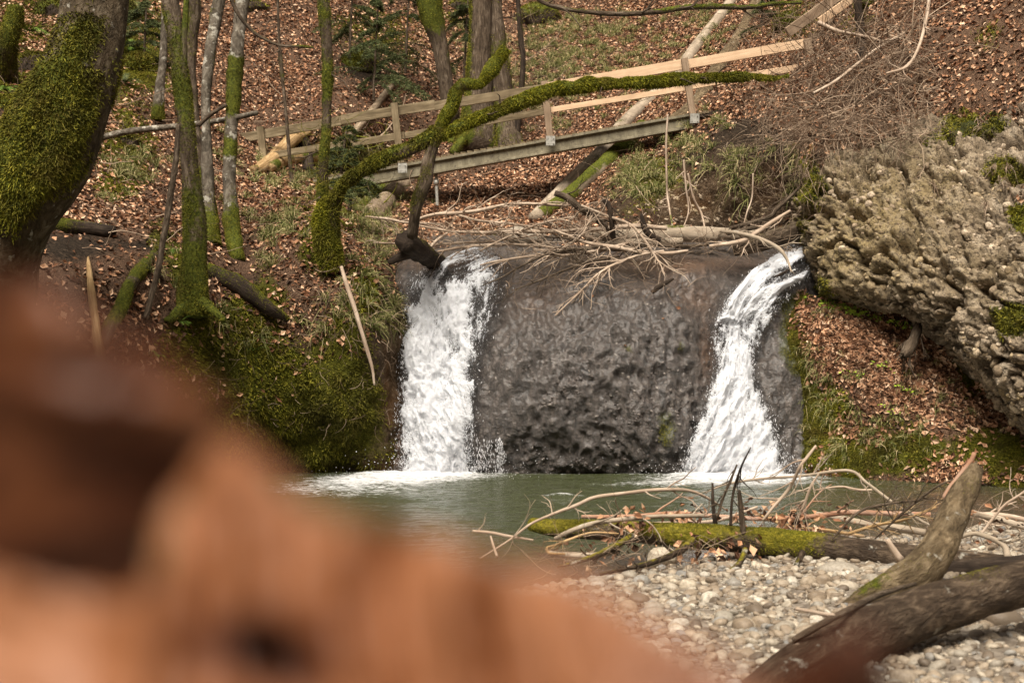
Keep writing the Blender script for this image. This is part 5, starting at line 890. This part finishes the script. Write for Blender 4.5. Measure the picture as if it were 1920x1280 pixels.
rock(1572, 1070, 9.3, .16, .055, 'long pale stone under the mossy log', q=1); rock(1880, 1165, 7.3, .12, .08, 'grey boulder by the thick dark trunk at right', q=2, ry=.4)
rock(1240, 1046, 9.9, .11, .07, 'grey stone sitting in shade beneath the log', q=3); rock(985, 444, 20, .3, .15, 'pale stone in the stream behind the branch pile', q=4)

def embed(name, V0, F0, w, n_, smin, smax, seed, mat, label, sub=0, sink=.25):
    pts, nn, ix = sample(V0, F0, n_, w, seed); nn = facing(pts, nn); r = np.random.default_rng(seed); IVe, IFe = (IV, IF) if sub else ico(1)
    if sub: shp = np.stack(SH)
    else: shp = np.stack([IVe*(1+.3*fbm(IVe*1.6+q*5, 2, q)[:, None]+.25*fbm(IVe*3.3+q, 2, q)[:, None])*np.array([1.25, .7, .55]) for q in range(14)])
    s = smin+(smax-smin)*r.random(n_)**2.2; a = unit(np.cross(nn, r.normal(size=nn.shape)+np.array([0, 0, 1.5]))); b_ = np.cross(nn, a); sh = shp[r.integers(0, 14, n_)]*s[:, None, None]
    Q_ = pts[:, None]+sh[..., :1]*a[:, None]+sh[..., 1:2]*b_[:, None]+(sh[..., 2:]*1.2-s[:, None, None]*sink)*nn[:, None]
    F_ = (IFe[None]+np.arange(n_)[:, None, None]*len(IVe)).reshape(-1, 3); return mkobj(name, Q_.reshape(-1, 3), F_, mat, kind='stuff', label=label, cat='pebbles')
m, nt, b, out = newmat('cemented_pebbles'); n = N(nt); g = n('NewGeometry').outputs['Position']; f = n('NewGeometry').outputs['Random Per Island']
c = n.ramp(f, [(0, (.15, .11, .07)), (.35, (.30, .23, .155)), (.7, (.43, .34, .24)), (1, (.58, .48, .36))]); gd = n.ramp(n.noise(g, .9, 3), [(.45, G(0)), (.62, G(.6))])
c = n.mix(gd, c, (.36, .27, .12, 1)); c = n.mix(n.ramp(n.noise(g, 30, 5, .7), [(.38, G(.75)), (.56, G(0))]), c, (.08, .06, .04, 1)); nt.links.new(c, b.inputs['Base Color']); b.inputs['Roughness'].default_value = .8; b.inputs['Specular IOR Level'].default_value = .2
nt.links.new(n.bump(n.noise(g, 60, 4), .8, .02), b.inputs['Normal']); M['cpeb'] = m
cw = vis(cliffA)*np.clip(1.05-cliffA['dirt']*1.2-cliffA['moss']*1.3, 0, 1)*np.clip(.8+1.4*fbm(cliffV*1.4, 3, 701), .1, 2)
embed('pebbles', cliffV, cliffF, cw, 4000, .010, .036, 702, M['cpeb'], 'small pebbles cemented into the pale cliff face')
embed('pebbles', cliffV, cliffF, cw, 420, .035, .075, 703, M['cpeb'], 'larger stones cemented into the pale cliff face', 1, .42)
m, nt, b, out = newmat('wet_dark_pebbles'); n = N(nt); g = n('NewGeometry').outputs['Position']; f = n('NewGeometry').outputs['Random Per Island']
c = n.ramp(f, [(0, (.02, .014, .011)), (.5, (.07, .055, .046)), (.85, (.15, .13, .115)), (1, (.26, .23, .20))]); nt.links.new(c, b.inputs['Base Color']); b.inputs['Roughness'].default_value = .3; b.inputs['Coat Weight'].default_value = .4; b.inputs['Coat Roughness'].default_value = .22
nt.links.new(n.bump(n.noise(g, 60, 4), .8, .02), b.inputs['Normal'])
rw = (.12+rough.ravel())*(rockG[1].ravel() > 500)*(rockG[0].ravel() > 720)*(rockG[0].ravel() < 1500)*np.clip(.6+1.8*fbm(rockV*2.5, 3, 705), .02, 2)
embed('pebbles', rockV, rockF, rw, 1500, .008, .035, 706, m, 'dark wet pebbles studding the rock step', 0, .35)

bw = hillA['rock']*(hillA['px'] > 1150)*(hillA['px'] < 1510)
embed('pebbles', hillV, hillF, bw, 700, .02, .07, 711, M['cpeb'], 'stones sticking out of the dark soil bank under the bridge end', 0, .5)

# ================= BLURRED DRY LEAVES BY THE LENS =================
m, nt, b, out = newmat('curled_dry_leaf'); n = N(nt); uv = n.attr('uvw').outputs['Vector']
sp = n('SeparateXYZ', {0: uv}); side = n.math('MULTIPLY', n.math('ABSOLUTE', sp.outputs[1]), 14.)
vein = n.ramp(n.math('ABSOLUTE', n.math('SINE', n.math('ADD', n.math('MULTIPLY', sp.outputs[0], 46.), side))), [(0, G(1)), (.15, G(0))])
nz = n.noise(uv, 9, 5, .6)
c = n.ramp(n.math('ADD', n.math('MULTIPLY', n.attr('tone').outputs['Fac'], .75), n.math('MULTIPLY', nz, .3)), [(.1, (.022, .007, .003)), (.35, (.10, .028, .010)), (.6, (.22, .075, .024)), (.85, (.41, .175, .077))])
c = n.mix(n.math('MULTIPLY', vein, .25), c, (.36, .17, .09, 1)); nt.links.new(c, b.inputs['Base Color']); b.inputs['Roughness'].default_value = .5
nt.links.new(n.bump(vein, .4, .002), b.inputs['Normal'])
tl = n('BsdfTranslucent'); nt.links.new(c, tl.inputs[0]); nt.links.new(n('MixShader', {0: .25, 1: b.outputs[0], 2: tl.outputs[0]}).outputs[0], out.inputs[0]); M['bigleaf'] = m
sprig = empty('dry_leaf_sprig', (-.05, .30, 1.42), label='huge out of focus brown dry leaves filling the lower left foreground', cat='dry leaves')
def bigleaf(poly, D0, pl, folds, tone, seed, vein_o, lab=None):
    xs = [p[0] for p in poly]; ys = [p[1] for p in poly]; gx, gy = np.meshgrid(np.arange(min(xs)-10, max(xs)+12, 11.), np.arange(min(ys)-10, max(ys)+12, 11.))
    q = np.stack([gx, gy, 0*gx], -1); wob = 9*fbm(q/70, 2, seed); ed = polydist(poly, gx+wob, gy-wob)
    D = D0(gx, gy) if callable(D0) else D0+0*gx
    D = D+pl[0]*(gx-gx.mean())/1000+pl[1]*(gy-gy.mean())/1000
    for (fx, fy, tx, ty, wd, am) in folds:      # ridge line through (fx,fy) along (tx,ty)
        l = math.hypot(tx, ty); dist = ((gx-fx)*ty-(gy-fy)*tx)/l; al = ((gx-fx)*tx+(gy-fy)*ty)/l; D = D-am*np.exp(-(dist/wd)**2)*sstep(-60, 60, al)*sstep(l+80, l-80, al)
    D = D+.004*fbm(q/150, 3, seed+3)+.0015*fbm(q/40, 3, seed+4)
    S = P(gx, gy, D); F = gridfaces(*gx.shape, ed > 0); tn = tone(gx, gy) if callable(tone) else tone+0*gx
    uvw = np.stack([(gx-vein_o[0])/1000, (gy-vein_o[1])/1000, 0*gx], -1)
    V, F, at = compact(S.reshape(-1, 3), F, dict(tone=tn.ravel().astype(np.float32), uvw=uvw.reshape(-1, 3)))
    Nn = unit(np.array([0, -1., .2])); V2 = V+np.array([0, .0006, 0])
    o_ = mkobj('leaf', np.concatenate([V, V2]), np.concatenate([F, F[:, ::-1]+len(V)]), M['bigleaf'], {k: np.concatenate([v_, v_]) for k, v_ in at.items()}, parent=sprig)
    if lab: o_['label'] = lab
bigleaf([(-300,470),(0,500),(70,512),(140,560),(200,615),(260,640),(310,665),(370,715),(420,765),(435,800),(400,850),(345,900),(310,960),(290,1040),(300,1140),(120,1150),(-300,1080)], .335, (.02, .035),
        [(60,600,300,130,60,.010),(380,790,-330,-60,45,.012),(0,960,320,-10,90,.004)], lambda x, y: .37+.50*field([(370,775,80,40,1),(70,610,110,60,.25),(60,800,110,60,.3),(60,940,90,60,.3)], x, y)-.10*field([(200,720,60,60,.8),(200,1010,170,110,.7),(60,1040,200,60,.6)], x, y), 61, (0, 700), 'dark reddish curled leaf at the left')  # tone mixes the leaf's own reds with deep shadow painted on its lower part
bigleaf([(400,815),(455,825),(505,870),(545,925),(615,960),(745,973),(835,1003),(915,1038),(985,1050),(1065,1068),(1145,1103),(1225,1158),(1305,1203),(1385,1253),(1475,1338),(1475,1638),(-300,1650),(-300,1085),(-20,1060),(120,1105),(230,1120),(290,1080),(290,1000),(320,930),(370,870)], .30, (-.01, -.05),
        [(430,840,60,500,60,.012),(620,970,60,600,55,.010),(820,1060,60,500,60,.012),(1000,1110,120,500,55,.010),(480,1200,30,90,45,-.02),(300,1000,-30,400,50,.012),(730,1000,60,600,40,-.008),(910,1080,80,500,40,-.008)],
        lambda x, y: .78-.9*field([(485,1215,90,66,1.1),(560,1250,70,60,.6)], x, y)-.42*field([(420,960,40,110,.6),(640,1130,40,90,.6),(900,1200,45,120,.55),(350,1190,120,60,.45),(560,1240,60,60,.6),(1300,1290,120,60,.7)], x, y)+.16*field([(440,900,30,60,.8),(330,1040,30,60,.8),(60,1200,120,60,1),(730,1180,40,80,1),(990,1190,50,80,1)], x, y), 63, (430, 830), 'large tan crumpled leaf with a painted dark hole')  # tone paints fold shadows, lit ridges and the dark hole into the colour
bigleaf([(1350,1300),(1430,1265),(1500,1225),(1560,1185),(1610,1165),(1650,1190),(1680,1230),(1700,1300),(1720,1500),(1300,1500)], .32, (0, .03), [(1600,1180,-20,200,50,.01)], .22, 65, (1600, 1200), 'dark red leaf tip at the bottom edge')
tw = tube(np.array([[-.10, .36, 1.34, .0016], [-.02, .35, 1.28, .002], [.06, .36, 1.2, .0025], [.05, .42, .7, .005], [0, .5, .08, .008]]), 8, .02, .05); mkobj('stem', tw[0], [tw[1], tw[2]], M['bark'], dict(tc=tw[3], moss=0*tw[0][:, 0]), parent=sprig)
# ================= LIGHT, SKY, CAMERA =================
W = bpy.data.worlds.new('World'); scene.world = W; W.use_nodes = True; nt = W.node_tree; nt.nodes.clear(); n = N(nt)
EL, AZ = math.radians(56), math.radians(196)
sky = n('TexSky', sky_type='NISHITA'); sky.sun_disc = False; sky.sun_elevation = EL; sky.sun_rotation = AZ; sky.dust_density = 4; sky.air_density = 1.2
hs = n('HueSaturation', {'Saturation': .28, 'Color': sky.outputs[0]})        # overcast: nearly colourless sky
wm = n.mix(1., hs.outputs[0], (1.13, 1.0, .83, 1)); wm.node.blend_type = 'MULTIPLY'
bg = n('Background', {'Color': wm, 'Strength': .075}); o = n('OutputWorld'); nt.links.new(bg.outputs[0], o.inputs[0])
sl = bpy.data.lights.new('sun', 'SUN'); sl.energy = 3.4; sl.angle = math.radians(38); sl.color = (1, .93, .83)
so = bpy.data.objects.new('sun', sl); COL.objects.link(so)
dv = Vector((math.sin(AZ)*math.cos(EL), math.cos(AZ)*math.cos(EL), math.sin(EL)))
so.rotation_euler = dv.to_track_quat('Z', 'Y').to_euler(); so.location = dv*30
cd = bpy.data.cameras.new('camera'); cam = bpy.data.objects.new('camera', cd); COL.objects.link(cam)
cam.location = (0, 0, CZ); cam.rotation_euler = (math.radians(90), 0, 0); cd.lens = 50; cd.sensor_width = 36; cd.clip_start = .03; cd.clip_end = 500
cd.dof.use_dof = True; cd.dof.focus_distance = 15.5; cd.dof.aperture_fstop = 3.5; cd.dof.aperture_blades = 0
scene.camera = cam
vs = scene.view_settings; vs.view_transform = 'Standard'; vs.look = 'None'; vs.gamma = 1; vs.exposure = 1.0
scene.render.resolution_x, scene.render.resolution_y = 1024, 682
scene.cycles.use_denoising = True; scene.cycles.max_bounces = 6; scene.cycles.diffuse_bounces = 3; scene.cycles.glossy_bounces = 3; scene.cycles.transparent_max_bounces = 10
scene.cycles.sample_clamp_indirect = 4
